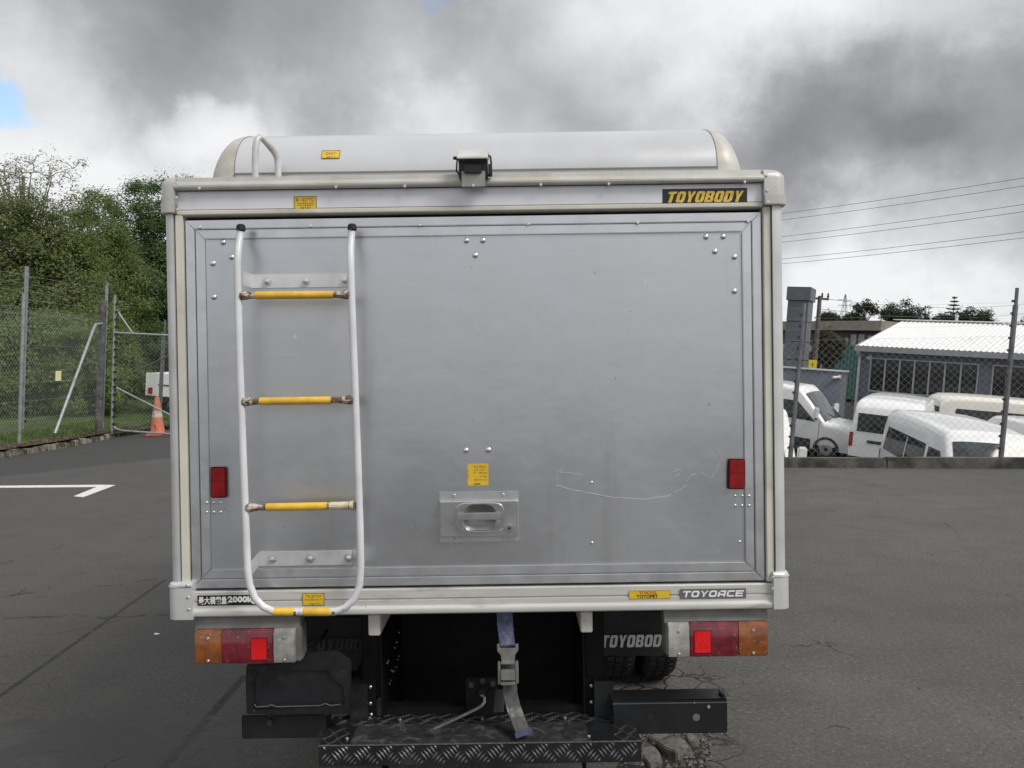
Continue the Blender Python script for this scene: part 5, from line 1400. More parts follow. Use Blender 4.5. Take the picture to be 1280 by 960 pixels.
def yard_point(px, depth):
    p = pw(px, 560, depth); l_ = QL.inverted() @ p
    return Vector((p.x, p.y, yard_z(p.y)))
def heading(dx, dy): return math.atan2(-dx, dy)
van('parked_van', 'white high roof van facing the camera, its windscreen just behind the low wall', yard_point(1199, 17.0), heading(-.15, -.99), VWHITE, H=2.26, L=4.84, W=1.88)
van('parked_van', 'white van seen from its back, dark rear window and red tail light by the downpipe', yard_point(1116, 23.8), heading(.52, .86), VWHITE, H=2.14, L=4.7, W=1.88)
van('parked_van', 'cream roofed van parked side-on below the office windows at the right edge', yard_point(1262, 25.5), heading(.98, -.20), VCREAM, H=2.15, L=4.8, W=1.80)
van('parked_van', 'white van with a long bonnet and black lower body beside the grey annex', yard_point(980, 25.8), heading(.80, -.60), VWHITE, H=2.16, L=4.95, W=1.90, nose='bonnet', cladding=True)
van('parked_van', 'white van half hidden behind the truck, only its windscreen edge and one headlamp showing', yard_point(916, 18.5), heading(-.08, -1), VWHITE, H=2.34, L=4.9, W=1.74)
van('parked_van', 'white van cut off by the right frame edge behind the fence post', yard_point(1330, 19.4), heading(-.05, -1), VWHITE, H=2.05, L=4.6, W=1.70)

# small white truck beyond the gate
tp = pw(238, 514, 29)
tk = empty('parked_truck', 'small white flat deck truck beyond the gate above the orange cone', 'truck', Matrix.Translation(tp) @ Matrix.Rotation(heading(.08, 1.0), 4, 'Z'))
def bld(mb, nm, mt, par, bev=0): return mb.build(nm, mt, par, bev)
bld(MB().box(-.86, .86, -1.5, 1.2, .62, .70), 'deck', VWHITE, tk)
bld(MB().box(-.86, .86, -1.56, -1.51, .60, 1.38), 'tailgate', VWHITE, tk, .008)
bld(MB().box(-.4, .55, -1.585, -1.565, .98, 1.01), 'tailgate_handle', TRIMB, tk)
for s_ in (-1, 1):
    bld(MB().box(s_ * .86, s_ * .82, -1.5, 1.2, .71, 1.36), 'side_board', VWHITE, tk)
    bld(MB().box(s_ * .74, s_ * .60, -1.60, -1.565, .68, .88), 'tail_light', TAILR, tk)
    for wy in (-.8, 1.9): bld(MB().cyl((s_ * .60, wy, .32), (s_ * .82, wy, .32), .32, .32, 18), 'wheel', RUBBER, tk, .02)
bld(MB().ext([(1.25, .55), (2.55, .55), (2.6, .9), (2.45, 1.2), (2.1, 1.95), (1.25, 1.95)], 'x', -.80, .80), 'cab', VWHITE, tk, .03)
bld(MB().box(-.6, .6, 1.235, 1.26, 1.30, 1.80), 'rear_window', GLASS, tk)
bld(MB().box(-.76, -.66, 1.20, 1.245, 1.55, 1.80), 'marker_light', TAILR, tk)
bld(MB().box(-.35, .35, -1.4, 2.3, .40, .60), 'chassis', TRIMB, tk)

# ------------------------------------------------------------------ buildings
GREYW = M('grey_weatherboard', (.135, .155, .185), .75, 0, .12, 2, (.12, .13, .15), 1.2, .55, .7)
GREYT = M('grey_tower_clad', (.105, .115, .13), .6, 0, .10, 3)
GREYL = M('annex_side_grey', (.165, .175, .19), .75, 0, .1, 2)
ROOFW = M('white_corrugated_iron', (.80, .80, .79), .45, 0, .06, 4, (.55, .54, .52), 1.0, .58, .75)
FASCIA = M('fascia_grey', (.33, .34, .35), .6, 0, .1, 3)
WTRIM = M('window_trim', (.42, .44, .46), .5, 0, .1, 4)
OFG = M('office_glass', (.018, .02, .022), .08, 0, .5, 2)
DOWNP = M('downpipe_white', (.55, .56, .57), .5)

# main office building: local x along the front, y into the building, z up
A_ = pw(1077.5, 428, 34); B_ = pw(1280, 444, 30)
zy = yard_z(34)
eave_h = (A_.z + pw(1280, 446, 30).z) / 2
hx = Vector((B_.x - A_.x, B_.y - A_.y, 0)).normalized()
OM = Matrix(((hx.x, -hx.y, 0, A_.x), (hx.y, hx.x, 0, A_.y), (0, 0, 1, zy - .3), (0, 0, 0, 1)))
off = empty('office_building', 'grey single storey office with long window bands and white corrugated roof', 'building', OM)
oi = OM.inverted()
def face(px, py, y=0.0):
    o_ = oi @ CAMW; d_ = oi.to_3x3() @ (QL @ rayl(px, py)); t_ = (y - o_.y) / d_.y; return o_ + d_ * t_
EH = eave_h - OM.translation.z
LB, DB = 20.0, 10.0
rl = face(1120, 401, 5.0)
RH = rl.z
S = lambda px, py: face(px, py).x
wtop, wbot = face(1150, 450.5).z, face(1150, 494.5).z
wx0, wx1 = S(1086.5, 470), S(1222, 480); wx2, wx3 = S(1239, 480), S(1239, 480) + (wx1 - wx0)
xs_all = [(wx0, wx1), (wx2, wx3), (wx3 + .6, wx3 + .6 + (wx1 - wx0))]
bld(MB().box(0, LB, 0, .2, 0, wbot), 'lower_wall', GREYW, off)
bld(MB().box(0, LB, 0, .2, wtop, EH - .02), 'upper_wall', GREYW, off)
prev = 0
for (a, b_) in xs_all + [(LB, LB)]:
    if a > prev: bld(MB().box(prev, a, .001, .2, wbot, wtop), 'wall_pier', GREYW, off)
    prev = b_
bld(MB().box(0, .2, .2, DB, 0, EH - .02).add([(0, .2, EH - .02), (.2, .2, EH - .02), (.2, DB, EH - .02), (0, DB, EH - .02), (0, 5, RH - .05), (.2, 5, RH - .05)], [(0, 1, 5, 4), (2, 3, 4, 5), (0, 4, 3), (1, 2, 5)]), 'end_wall', GREYW, off)
bld(MB().box(LB - .2, LB, .2, DB, 0, EH - .02).box(.2, LB - .2, DB - .2, DB, 0, EH - .02), 'back_wall', GREYW, off)
bld(MB().box(.25, LB - .25, 4, 4.1, 0, EH - .1), 'inner_wall', M('office_inner', (.06, .065, .07), .9), off)
for (a, b_) in xs_all:
    w_ = MB()
    w_.box(a, b_, -.03, .12, wbot, wbot + .05); w_.box(a, b_, -.02, .12, wtop - .045, wtop); w_.box(a, a + .045, -.02, .12, wbot + .05, wtop - .045); w_.box(b_ - .045, b_, -.02, .12, wbot + .05, wtop - .045)
    wo_ = bld(w_, 'window', WTRIM, off)
    for k in range(7):
        x0_ = a + .045 + (b_ - a - .09) * k / 7; x1_ = a + .045 + (b_ - a - .09) * (k + 1) / 7
        bld(MB().box(x0_ + (.028 if k else 0), x1_ - (.028 if k < 6 else 0), .04, .05, wbot + .05, wtop - .045), 'pane', OFG, wo_)
        if k: bld(MB().box(x0_ - .027, x0_ + .027, -.035, .11, wbot + .05, wtop - .045), 'mullion', WTRIM, wo_)
        if k % 3 == 1: bld(MB().box(x0_ + .05, x1_ - .05, .30, .33, wbot + .2, wbot + random.uniform(.5, .9)), 'office_fitting', M('office_fitting', (.16, .17, .18), .7), wo_)
    pass
# corrugated sheets
def sheet(x0_, x1_, back):
    n_ = 24
    def pt(u, v, o_):
        x = x0_ + (x1_ - x0_) * u; ph = (x / .19) * 2 * math.pi
        y = -.35 + 5.35 * v; z = EH + (RH - EH) * v * 1.0 - .02 * (1 - v)
        if back: y = 10.0 - y
        return (x, y, z + .018 * math.cos(ph) + o_)
    nu = int((x1_ - x0_) / .19 * 6)
    return MB().shell(lambda u, v: pt(u, v, .003), lambda u, v: pt(u, v, -.004), nu, 1)
x = -.10; k = 0
while x < LB:
    x1_ = min(LB + .35, x + 1.9)
    bld(sheet(x, x1_ - .004, False), 'roof_sheet', ROOFW, off); bld(sheet(x, x1_ - .004, True), 'roof_sheet', ROOFW, off); x += 1.9
bld(MB().box(-.4, LB + .4, 4.80, 5.2, RH + .03, RH + .07), 'ridge_cap', ROOFW, off)
bld(MB().box(-.12, LB + .36, -.46, -.36, EH - .26, EH - .03), 'gutter', FASCIA, off, .01)
bld(MB().box(-.12, LB + .36, -.355, .0, EH - .24, EH - .20), 'soffit', FASCIA, off)
bld(MB().ext([(-.36, EH - .25), (-.36, EH - .04), (5, RH - .03), (5, RH - .24)], 'x', -.16, -.12), 'barge_board', FASCIA, off)
bld(MB().tube([(.0, -.40, EH - .26), (.0, -.10, EH - .5), (.0, -.10, .2)], .055, 10), 'downpipe', DOWNP, off)
bld(MB().cyl((S(1090, 440) - .1, -.12, EH - .5), (S(1090, 440) + .02, -.2, EH - .5), .07, .09, 12), 'floodlight', DOWNP, off)
vx = face(1196, 397, 5.0)
bld(MB().cyl((vx.x, 5, RH), (vx.x, 5, RH + .26), .06, .06, 10).cyl((vx.x, 5, RH + .26), (vx.x, 5, RH + .34), .085, .075, 10), 'roof_vent', DOWNP, off)

# grey annex and tall clad pillar at its left
an0 = pw(960, 545, 30.5); an1 = pw(1052.5, 465, 30.5); an2 = pw(1071, 466, 33.6)
zg_ = yard_z(31) - .2
axv = Vector((an1.x - pw(960, 465, 31.2).x, an1.y - pw(960, 465, 31.2).y, 0)).normalized()
AM = Matrix(((axv.x, -axv.y, 0, an1.x), (axv.y, axv.x, 0, an1.y), (0, 0, 1, zg_), (0, 0, 0, 1)))
anx = empty('annex', 'low flat topped dark grey annex with a pale parapet edge left of the office', 'building', AM)
AH = an1.z - zg_
bld(MB().box(-17, 0, 0, .2, 0, AH), 'front_wall', GREYW, anx)
bld(MB().box(-.001, .2, .001, 3.4, 0, AH - .02), 'side_wall', GREYL, anx)
bld(MB().box(-17, 0, .2, 3.4, AH - .3, AH - .15), 'roof', FASCIA, anx)
bld(MB().box(-17.05, .25, -.06, .1, AH, AH + .07), 'parapet_edge', DOWNP, anx, .01)
ai = AM.inverted()
def aface(px, py):
    o_ = ai @ CAMW; d_ = ai.to_3x3() @ (QL @ rayl(px, py)); t_ = -o_.y / d_.y; return o_ + d_ * t_
q = aface(1044, 472)
bld(MB().cyl((q.x - .12, -.22, q.z), (q.x + .14, -.06, q.z + .03), .055, .05, 10).box(q.x + .1, q.x + .2, -.08, 0, q.z - .03, q.z + .12), 'security_camera', DOWNP, anx)

t0 = pw(981.5, 460, 32.5)
tl_, tr_ = pw(982, 410, 32.2), pw(1008, 410, 31.8)
tx = Vector((tr_.x - tl_.x, tr_.y - tl_.y, 0)); tw_ = tx.length; tx.normalize()
TM = Matrix(((tx.x, -tx.y, 0, tl_.x), (tx.y, tx.x, 0, tl_.y), (0, 0, 1, zg_), (0, 0, 0, 1)))
ti = TM.inverted()
tow = empty('clad_pillar', 'tall square grey panelled pillar with a wider cap above the annex', 'pillar', TM)
def tz(py):
    o_ = ti @ CAMW; d_ = ti.to_3x3() @ (QL @ rayl(998, py)); t_ = -o_.y / d_.y; return (o_ + d_ * t_).z
zc0, zc1 = tz(375.5), tz(358.5)
td = 1.0
zprev = 0
for zc_ in (tz(450), tz(427), tz(402), zc0):
    bld(MB().box(0, tw_, 0, td, zprev + .012, zc_ - .012), 'cladding_panel', GREYT, tow, .008); zprev = zc_
bld(MB().box(.03, tw_ - .03, .03, td - .03, 0, zc0), 'core', TRIMB, tow)
bld(MB().box(-.06, tw_ + .06, -.06, td + .06, zc0 + .004, zc1), 'cap', GREYT, tow, .008)

# yellow safety sign on the annex roof edge
sp = pw(1016, 452.5, 31.3)
sg = empty('safety_sign', 'small yellow safety sign above the annex roof beside the pillar', 'sign', Matrix.Translation(sp + Vector((0, 0, -.30))) @ Matrix.Rotation(-.45, 4, 'Z'))
bld(MB().box(-.15, .15, -.01, .01, 0, .38), 'sign_board', M('sign_yellow', (.72, .55, .02), .5, 0, .05), sg, .004)
bld(MB().ext([(-.02, .10), (-.005, .10), (.03, .20), (.01, .27), (-.03, .22), (-.015, .19)], 'y', -.014, -.0105), 'figure_mark', M('sign_black', (.03, .03, .03), .5), sg)
bld(MB().cyl((0, .02, -.5), (0, .02, .3), .02, .02, 8), 'sign_post', GALVD, sg)

# background shops
fb0, fb1 = pw(1016, 403, 58), pw(1101, 408, 52)
fx = Vector((fb1.x - fb0.x, fb1.y - fb0.y, 0)); fl = fx.length; fx.normalize()
zb_ = fb0.z - 4.6
SM_ = Matrix(((fx.x, -fx.y, 0, fb0.x), (fx.y, fx.x, 0, fb0.y), (0, 0, 1, zb_), (0, 0, 0, 1)))
shop = empty('shop_building', 'flat roofed brown topped commercial building behind the annex', 'building', SM_)
bld(MB().box(-8, fl, 0, 8, 4.05, 4.70), 'roof_fascia', M('brown_fascia', (.27, .25, .21), .8, 0, .15, 1.5), shop, .02)
bld(MB().box(-8, fl - .2, 1.2, 8, 3.0, 4.04), 'clerestory', M('clerestory_dark', (.03, .03, .032), .3, 0, .5, 2), shop)
bld(MB().box(-8, fl - .1, .3, 8, 2.45, 3.0), 'pale_band', M('pale_wall', (.42, .40, .36), .8, 0, .12, 2), shop)
bld(MB().box(-8, fl - .1, .6, 8, -2, 2.44), 'lower_wall', M('pale_wall', (.42, .40, .36), .8, 0, .12, 2), shop)
for k in range(6):
    x0_ = fl - 1.2 - k * 1.6
    o = bld(MB().box(x0_ - 1.35, x0_, .55, .62, .9, 2.2), 'window', TRIMB, shop); bld(MB().box(x0_ - 1.28, x0_ - .70, .53, .56, .96, 2.14).box(x0_ - .65, x0_ - .07, .53, .56, .96, 2.14), 'pane', OFG, o)
rk2 = random.Random(5)
for k in range(7):
    x0_ = fl - 1.0 - k * .75; bld(MB().box(x0_ - rk2.uniform(.3, .6), x0_, .4, .9, 3.0, 3.0 + rk2.uniform(.4, .85)), 'air_conditioner', M('ac_grey', (.30, .30, .29), .6, .1, .3, 3), shop, .02)
# teal container
cq = pw(1044, 441, 44); ce = pw(1075, 441.5, 42)
cx_ = Vector((ce.x - cq.x, ce.y - cq.y, 0)); cl_ = cx_.length * 1.6; cx_.normalize()
ctn = empty('shipping_container', 'dull teal container standing between the dark bush and the office', 'container', Matrix(((cx_.x, -cx_.y, 0, cq.x), (cx_.y, cx_.x, 0, cq.y), (0, 0, 1, cq.z - 1.0), (0, 0, 0, 1))))
TEAL = M('container_teal', (.055, .16, .135), .6, 0, .12, 3)
bld(MB().box(0, cl_, .03, 2.4, -1.4, 1.42), 'body', TEAL, ctn)
mb = MB()
for k in range(int(cl_ / .28)): mb.box(k * .28 + .05, k * .28 + .18, 0, .03, -1.3, 1.32)
bld(mb, 'corrugation', TEAL, ctn)
bld(MB().box(0, cl_, -.02, .02, 1.33, 1.45), 'top_rail', TEAL, ctn)

# ------------------------------------------------------------------ trees
def leafmat(name, c1, c2, c3=None):
    b = NB(name); g = b.n('ShaderNodeNewGeometry')
    c = b.mix(g.outputs['Random Per Island'], c1, c2)
    if c3: c = b.mix(b.rampf(b.noise(.55, 3, .6), .42, .68), c, c3)
    b.set(col=c, rough=.5, spec=.3)
    tr = b.n('ShaderNodeBsdfTranslucent'); b.l(c, tr.inputs['Color'])
    mx = b.n('ShaderNodeMixShader'); mx.inputs[0].default_value = .42
    b.l(b.b.outputs[0], mx.inputs[1]); b.l(tr.outputs[0], mx.inputs[2])
    b.l(mx.outputs[0], b.t.nodes['Material Output'].inputs['Surface'])
    return b.m
LF1 = leafmat('leaf_olive', (.085, .130, .038), (.185, .250, .075), (.20, .225, .08))
LF2 = leafmat('leaf_deep', (.060, .105, .040), (.135, .205, .075), (.12, .18, .065))
LF3 = leafmat('leaf_bright', (.110, .170, .045), (.23, .305, .090), (.17, .235, .07))
LF4 = leafmat('leaf_brown_green', (.11, .140, .055), (.215, .245, .095))
LFD = leafmat('leaf_dark_far', (.020, .034, .018), (.045, .062, .030))
BARK = M('bark', (.10, .088, .072), .9, 0, .3, 6, bump=.8, bs=30)
BARKP = M('pale_bark', (.24, .215, .18), .9, 0, .25, 6, bump=.6, bs=30)

def tree(name, label, base, crowns, nclump, nleaf, ls, mat, trunk_r=.16, bark=None, group='trees behind the boundary fence', seed=1, cat='tree', spread=.55, shell_=.35, twigs=0, droop=.0):
    """crowns: list of (dx, dy, z, rx, ry, rz) ellipsoids above the base"""
    r_ = random.Random(seed); bark = bark or BARK
    root = empty(name, label, cat, Matrix.Translation(base), group)
    vols = [c_[3] * c_[4] * c_[5] for c_ in crowns]; tv = sum(vols)
    clumps = []
    for c_, v in zip(crowns, vols):
        for k in range(max(2, int(nclump * v / tv))):
            d = Vector((r_.gauss(0, 1), r_.gauss(0, 1), r_.gauss(0, 1))).normalized(); rad = r_.uniform(shell_, 1.0) ** .5
            clumps.append(Vector((c_[0] + d.x * c_[3] * rad, c_[1] + d.y * c_[4] * rad, c_[2] + d.z * c_[5] * rad)))
    tb = MB(); zt = max(c_[2] for c_ in crowns)
    tb.tube([(0, 0, -.4), (.03, 0, .5), (r_.uniform(-.2, .2), r_.uniform(-.2, .2), zt * .45), (r_.uniform(-.3, .3), r_.uniform(-.2, .2), zt)], [trunk_r * 1.3, trunk_r, trunk_r * .75, trunk_r * .3], 9)
    for c_ in clumps[:: max(1, len(clumps) // 26)]:
        z0_ = zt * r_.uniform(.25, .75); m_ = Vector((c_.x * .45, c_.y * .45, (z0_ + c_.z) / 2 + .2))
        tb.tube([(c_.x * .05, c_.y * .05, z0_), m_, c_], [trunk_r * .38, trunk_r * .22, trunk_r * .08], 6)
    tw_n = 0
    for k in range(twigs):
        c_ = r_.choice(clumps); q_ = c_.copy(); dv = Vector((r_.uniform(-1, 1), r_.uniform(-1, 1), r_.uniform(.1, 1.0))).normalized(); pth = [c_]
        for s_ in range(6):
            dv = (dv + Vector((r_.uniform(-.7, .7), r_.uniform(-.7, .7), r_.uniform(-.55, .45)))).normalized(); q_ = q_ + dv * r_.uniform(.08, .17); pth.append(q_)
        tb.tube(pth, [.022, .018, .015, .012, .009, .006, .004], 5)
        clumps.append(pth[-1]); clumps.append(pth[-3])
        tw_n += 1
    tb.build('trunk', bark, root)
    g = np.random.default_rng(seed)
    cen = np.array([tuple(c_) for c_ in clumps]); nc = len(cen); tot = nc * nleaf
    idx = g.integers(0, nc, tot); rr = spread * g.uniform(.6, 1.25, nc)
    p = cen[idx] + g.normal(0, 1, (tot, 3)) * np.array((1, 1, .72)) * (rr[idx] * .5)[:, None]
    ctr = cen.mean(0); out = p - ctr; out /= np.maximum(.2, np.linalg.norm(out, axis=1))[:, None]
    loc = p - cen[idx]; loc /= np.maximum(.05, np.linalg.norm(loc, axis=1))[:, None]
    n_ = g.normal(0, .62, (tot, 3)) + out * .8 + loc * .7; n_[:, 2] += .45; n_ /= np.linalg.norm(n_, axis=1)[:, None]
    q_ = g.normal(0, 1, (tot, 3)); a = np.cross(n_, q_); a /= np.linalg.norm(a, axis=1)[:, None]; b_ = np.cross(n_, a)
    s_ = (ls * g.uniform(.55, 1.4, tot))[:, None]
    V = np.stack((p - a * s_, p - b_ * s_ * .45 + n_ * s_ * .14, p + a * s_, p + b_ * s_ * .45 + n_ * s_ * .14), 1).reshape(-1, 3)
    me = bpy.data.meshes.new('crown'); me.vertices.add(tot * 4); me.vertices.foreach_set('co', V.astype(np.float32).ravel())
    me.loops.add(tot * 4); me.loops.foreach_set('vertex_index', np.arange(tot * 4, dtype=np.int32))
    me.polygons.add(tot); me.polygons.foreach_set('loop_start', np.arange(0, tot * 4, 4, dtype=np.int32))
    me.update(calc_edges=True); me.validate(); me.materials.append(mat)
    o = bpy.data.objects.new('crown', me); COL.objects.link(o); o.parent = root
    return root

def tbase(px, depth, z=None):
    d = rayl(px, 500); p = CAML + d * depth; z_ = lawn_z(p.x, p.y) - .1 if z is None else z
    return QL @ Vector((p.x, p.y, z_))
def hgt_at(px, py, depth, base): return pw(px, py, depth).z - base.z

specs = [  # px, depth, top py, half width m, label, material, leaf size
    (160, 41, 219, 2.6, 'tallest dark glossy tree right behind the gate post, its top above the truck corner', LF2, .085),
    (214, 43, 218, 3.0, 'dark tree half hidden behind the truck top left corner', LF2, .085),
    (108, 36, 240, 2.2, 'mid green tree with an uneven top left of the tallest dark tree', LF1, .078),
    (62, 31, 262, 1.9, 'olive green tree below the bare branches', LF1, .07),
    (12, 30, 240, 2.2, 'greyish olive tree at the left frame edge behind the near fence post', LF4, .07),
    (-75, 32, 215, 2.7, 'olive tree just outside the left frame edge', LF1, .08),
    (275, 46, 240, 3.2, 'deep green tree hidden behind the truck', LF2, .09)]
for i, (px, dep, ty, hwid, lb, mt, ls) in enumerate(specs):
    b_ = tbase(px, dep); H_ = hgt_at(px, ty, dep, b_)
    cr_ = [(0, 0, H_ * .76, hwid * .72, hwid * .8, H_ * .235), (-hwid * .35, .1, H_ * .50, hwid * .75, hwid * .8, H_ * .26), (hwid * .4, -.3, H_ * .46, hwid * .75, hwid * .8, H_ * .26), (0, -.5, H_ * .24, hwid * .95, hwid * .8, H_ * .2),
           (hwid * .45, .3, H_ * .70, hwid * .4, hwid * .5, H_ * .16), (-hwid * .5, .3, H_ * .72, hwid * .35, hwid * .4, H_ * .13)]
    tree('tree', lb, b_, cr_, 290, 300, ls * .78, mt, .17, seed=i + 3, spread=.60, shell_=.25)
# the bare-topped tree
b_ = tbase(22, 34); H_ = hgt_at(22, 196, 34, b_)
tree('bare_branched_tree', 'sparse tree with bare curling branches and few leaves at the top left', b_, [(0, 0, H_ * .86, 1.7, 1.2, H_ * .12), (.9, 0, H_ * .80, .8, .6, .6), (-.8, 0, H_ * .92, .7, .6, .5)], 30, 20, .045, LF4, .2, BARKP, seed=41, spread=.34, twigs=80, shell_=.2)
# under-storey shrubs that fill the bank below
for i, (px, dep, ty, hwid, lb, mt) in enumerate([(20, 26.5, 395, 1.6, 'leafy bright shrub behind the left fence post', LF3), (78, 27, 385, 1.7, 'broad bright shrub behind the yellow plate', LF3), (118, 29, 378, 1.5, 'olive shrub behind the gate post', LF1),
                                           (168, 39, 392, 2.1, 'deep green shrub behind the gate mesh', LF2), (216, 41, 385, 2.2, 'deep green shrub beside the white truck cab', LF2), (-45, 26, 385, 1.9, 'bright shrub left of the frame', LF3)]):
    b_ = tbase(px, dep); H_ = hgt_at(px, ty, dep, b_)
    tree('shrub', lb, b_, [(0, 0, H_ * .55, hwid, hwid * .8, H_ * .42), (hwid * .5, -.2, H_ * .3, hwid * .7, hwid * .6, H_ * .28), (-hwid * .5, -.2, H_ * .32, hwid * .7, hwid * .6, H_ * .28)], 130, 320, .048, mt, .07, seed=60 + i, spread=.5, group='shrubs below the trees', cat='shrub', shell_=.3)

# right skyline
def far_tree(px, py_top, dep, wpx, label, seed, name='far_tree', base_py=408, kind='round'):
    b_ = pw(px, base_py, dep); b_.z -= 2.5
    H_ = pw(px, py_top, dep).z - b_.z; w_ = wpx / FPX * dep / 2
    tree(name, label, b_, [(0, 0, H_ - w_ * .62, w_, w_, w_ * .62), (-w_ * .5, 0, H_ - w_ * .95, w_ * .6, w_, w_ * .5), (w_ * .45, 0, H_ - w_ * .9, w_ * .65, w_, w_ * .5), (0, 0, H_ - w_ * 1.5, w_ * 1.1, w_, w_ * .8)], 110, 90, .13, LFD, .25, seed=seed, spread=.62, group='trees on the skyline behind the office', shell_=.4)
far_tree(1126, 377.5, 80, 52, 'big round dark tree on the skyline above the office ridge left end', 91)
far_tree(1216, 385.5, 82, 40, 'round dark tree on the skyline right of the norfolk pine', 92)
far_tree(1180, 394, 84, 34, 'low dark tree at the foot of the norfolk pine', 93)
far_tree(1036, 392, 95, 22, 'small dark tree just showing over the shop roof', 94)
far_tree(1066, 392, 100, 24, 'low tree at the foot of the lattice pylon', 95)
far_tree(1300, 392, 90, 46, 'dark tree beyond the right frame edge', 96)
# umbrella tree
b_ = pw(1079, 405, 78); b_.z -= 2
H_ = pw(1079, 379.5, 78).z - b_.z
tree('spreading_tree', 'thin flat topped tree on the skyline above the shop roof', b_, [(0, 0, H_ - .3, 1.3, .9, .28), (-.7, 0, H_ - .8, .5, .5, .25), (.7, 0, H_ - .7, .5, .5, .25)], 26, 30, .16, LFD, .10, seed=97, spread=.45, group='trees on the skyline behind the office')
# norfolk pine
b_ = pw(1190.5, 402, 88); b_.z -= 3; H_ = pw(1190.5, 371, 88).z - b_.z
npine = empty('norfolk_pine', 'tiered norfolk pine spire rising on the skyline', 'tree', Matrix.Translation(b_), 'trees on the skyline behind the office')
bld(MB().tube([(0, 0, -1), (0, 0, H_)], [.16, .02], 7), 'trunk', BARK, npine)
mb = MB(); rp = random.Random(8)
for k in range(10):
    z = H_ - .12 - k * .42; L_ = .18 + k * .19
    for j in range(7):
        a = j * .9 + k * .5; tip = Vector((math.cos(a) * L_, math.sin(a) * L_, z + .10 * L_))
        for q_ in range(9):
            p = Vector((0, 0, z)).lerp(tip, (q_ + .8) / 9.5)
            for m_ in range(3):
                d = Vector((rp.uniform(-1, 1), rp.uniform(-1, 1), rp.uniform(-.6, .9))) * .2; n_ = d.orthogonal().normalized() * .06
                i = len(mb.v); mb.v += [tuple(p - n_), tuple(p + d), tuple(p + n_)]; mb.f.append((i, i + 1, i + 2))
bld(mb, 'crown', LFD, npine)
# dark finial-like cypress
b_ = pw(1157.5, 402, 76); b_.z -= 2; H_ = pw(1157.5, 380, 76).z - b_.z
tree('cypress', 'slim forked dark cypress on the skyline between the round tree and the pine', b_, [(-.16, 0, H_ - .75, .15, .15, .6), (.17, 0, H_ - .65, .14, .14, .5), (0, 0, H_ - 1.5, .3, .3, .6)], 30, 26, .09, LFD, .07, seed=99, spread=.18, group='trees on the skyline behind the office')
# dark bush by the annex
b_ = tbase(1034, 40, -2.2); b_ = pw(1034, 455, 40); H_ = pw(1034, 412, 40).z - b_.z
tree('bush', 'dark rounded bush growing between the annex and the teal container', b_ + Vector((0, 0, -.6)), [(0, 0, H_ * .62 + .6, .66, .6, H_ * .36), (-.05, 0, H_ * .3 + .6, .72, .6, H_ * .3)], 70, 130, .055, leafmat('bush_leaf', (.045, .045, .022), (.085, .085, .04)), .08, seed=77, spread=.34, group=None, cat='bush')

# ------------------------------------------------------------------ poles, pylon and power lines
WOOD = M('pole_timber', (.10, .092, .085), .85, 0, .25, 4)
b_ = pw(1017.5, 470, 38); tpz = pw(1025, 370, 38)
ppole = empty('power_pole', 'timber power pole with a crossarm and insulators right of the pillar', 'pole', Matrix.Translation(b_))
tv_ = tpz - b_
bld(MB().tube([(0, 0, -1), tuple(tv_)], [.13, .09], 9), 'pole', WOOD, ppole)
bld(MB().bar((tv_.x - .35, tv_.y, tv_.z - .12), (tv_.x + .45, tv_.y + .1, tv_.z - .12), .10, .10), 'crossarm', WOOD, ppole)
for s_ in (-.3, .1, .38): bld(MB().lathe([(.045, 0), (.06, .06), (.035, .12), (.05, .16), (.02, .22)], 8, Matrix.Translation((tv_.x + s_, tv_.y, tv_.z - .06))), 'pole_insulator', TRIMB, ppole)
CABLE = M('cable_dark', (.05, .05, .055), .6)
STEELP = M('pylon_steel', (.30, .31, .33), .6, .4, .1)
pb = pw(1054, 402, 260); pb.z -= 4; PHt = pw(1054, 368, 260).z - pb.z
py_ = empty('pylon', 'far lattice steel pylon on the skyline', 'pylon', Matrix.Translation(pb))
mb = MB(); lv = [0, .3, .52, .7, .84, 1.0]; wv_ = [1.5, 1.1, .75, .5, .35, .12]
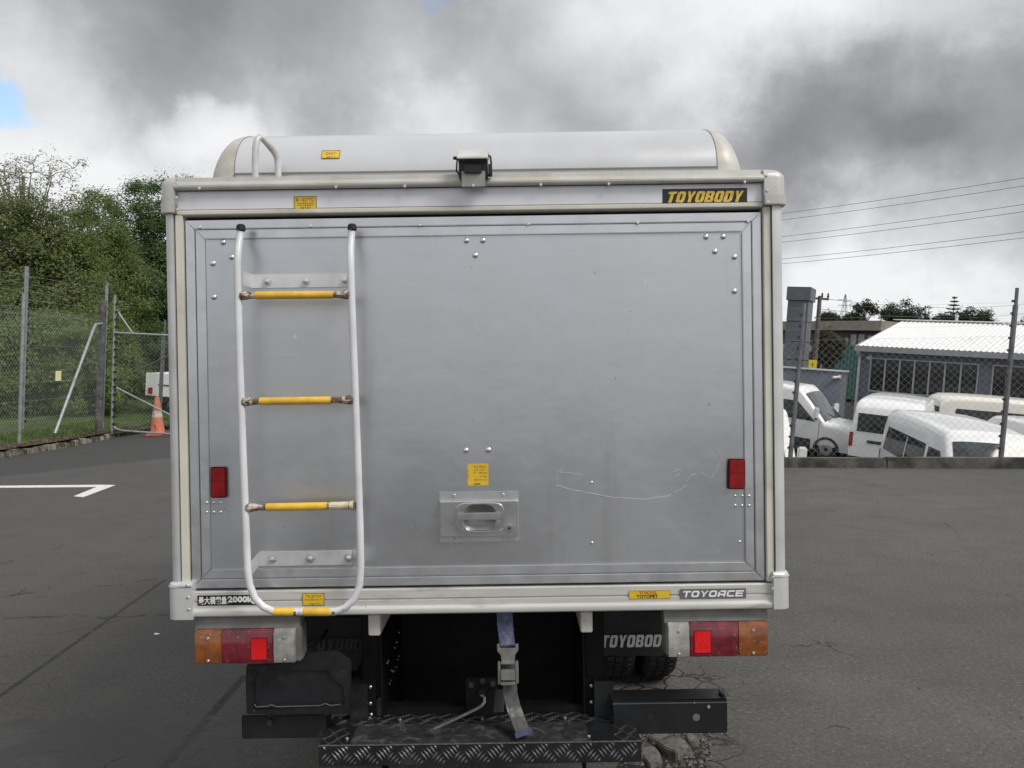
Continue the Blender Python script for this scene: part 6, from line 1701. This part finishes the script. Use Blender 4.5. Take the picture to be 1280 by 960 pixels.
for i in range(5):
    z0_, z1_, a, c_ = lv[i] * PHt, lv[i + 1] * PHt, wv_[i], wv_[i + 1]
    for sx_, sy_ in ((1, 1), (1, -1), (-1, -1), (-1, 1)):
        mb.bar((a * sx_, a * sy_, z0_), (c_ * sx_, c_ * sy_, z1_), .12, .12)
    mb.bar((-a, -a, z0_), (c_, -c_, z1_), .08, .08); mb.bar((a, -a, z0_), (-c_, -c_, z1_), .08, .08)
bld(mb, 'lattice_tower', STEELP, py_)
for fr in (.72, .86): bld(MB().bar((-2.2, 0, PHt * fr), (2.2, 0, PHt * fr), .16, .2), 'crossarm', STEELP, py_)
# six sagging conductors climbing to the right, strung across the whole sky
for i, (yl_, yr_) in enumerate(((264.5, 222.5), (272.5, 232.5), (293.5, 255.5), (300.5, 264.5), (321.5, 289.5), (327.5, 297))):
    slope = (yr_ - yl_) / 300.0
    n1_, n0_ = pw(1640, yr_ + slope * 360 * 1.25, 52), pw(700, yl_ - slope * 280 * .62, 130)
    pm = pw(1132, (yl_ + yr_) / 2 + 2.0, 75)
    pts = [n0_]
    cA, cB, cC = n0_, pm, n1_
    # parabola through three real points (parameter along the span)
    tB = (cB - cA).length / ((cB - cA).length + (cC - cB).length)
    pts = []
    for k in range(25):
        t_ = k / 24
        LA = (t_ - tB) * (t_ - 1) / ((0 - tB) * (0 - 1)); LB_ = (t_ - 0) * (t_ - 1) / ((tB) * (tB - 1)); LC = (t_ - 0) * (t_ - tB) / (1 - tB)
        pts.append(cA * LA + cB * LB_ + cC * LC)
    o = MB().tube(pts, .020, 5).build('power_line', CABLE, None)
    tag(o, ['topmost thin power line crossing the cloudy sky right of the truck', 'second power line from the top right of the truck', 'third power line from the top right of the truck', 'fourth power line from the top right of the truck', 'fifth power line from the top right of the truck', 'lowest thin power line crossing the sky right of the truck'][i], 'power line', 'power lines crossing the sky')
# low service wires from the pole
for i, (pxe, pye) in enumerate(((1330, 372), (1330, 384))):
    a = tpz + Vector((0, 0, -.1 - .5 * i)); c_ = pw(pxe, pye, 60); mpt = a.lerp(c_, .5) + Vector((0, 0, -.5))
    o = MB().tube([a.lerp(c_, k / 12) + Vector((0, 0, -1.2 * 4 * (k / 12) * (1 - k / 12) * .5)) for k in range(13)], .012, 4).build('service_wire', CABLE, None)
    tag(o, ['upper thin service wire running right from the timber pole', 'lower thin service wire running right from the timber pole'][i], 'wire', 'service wires from the timber pole')
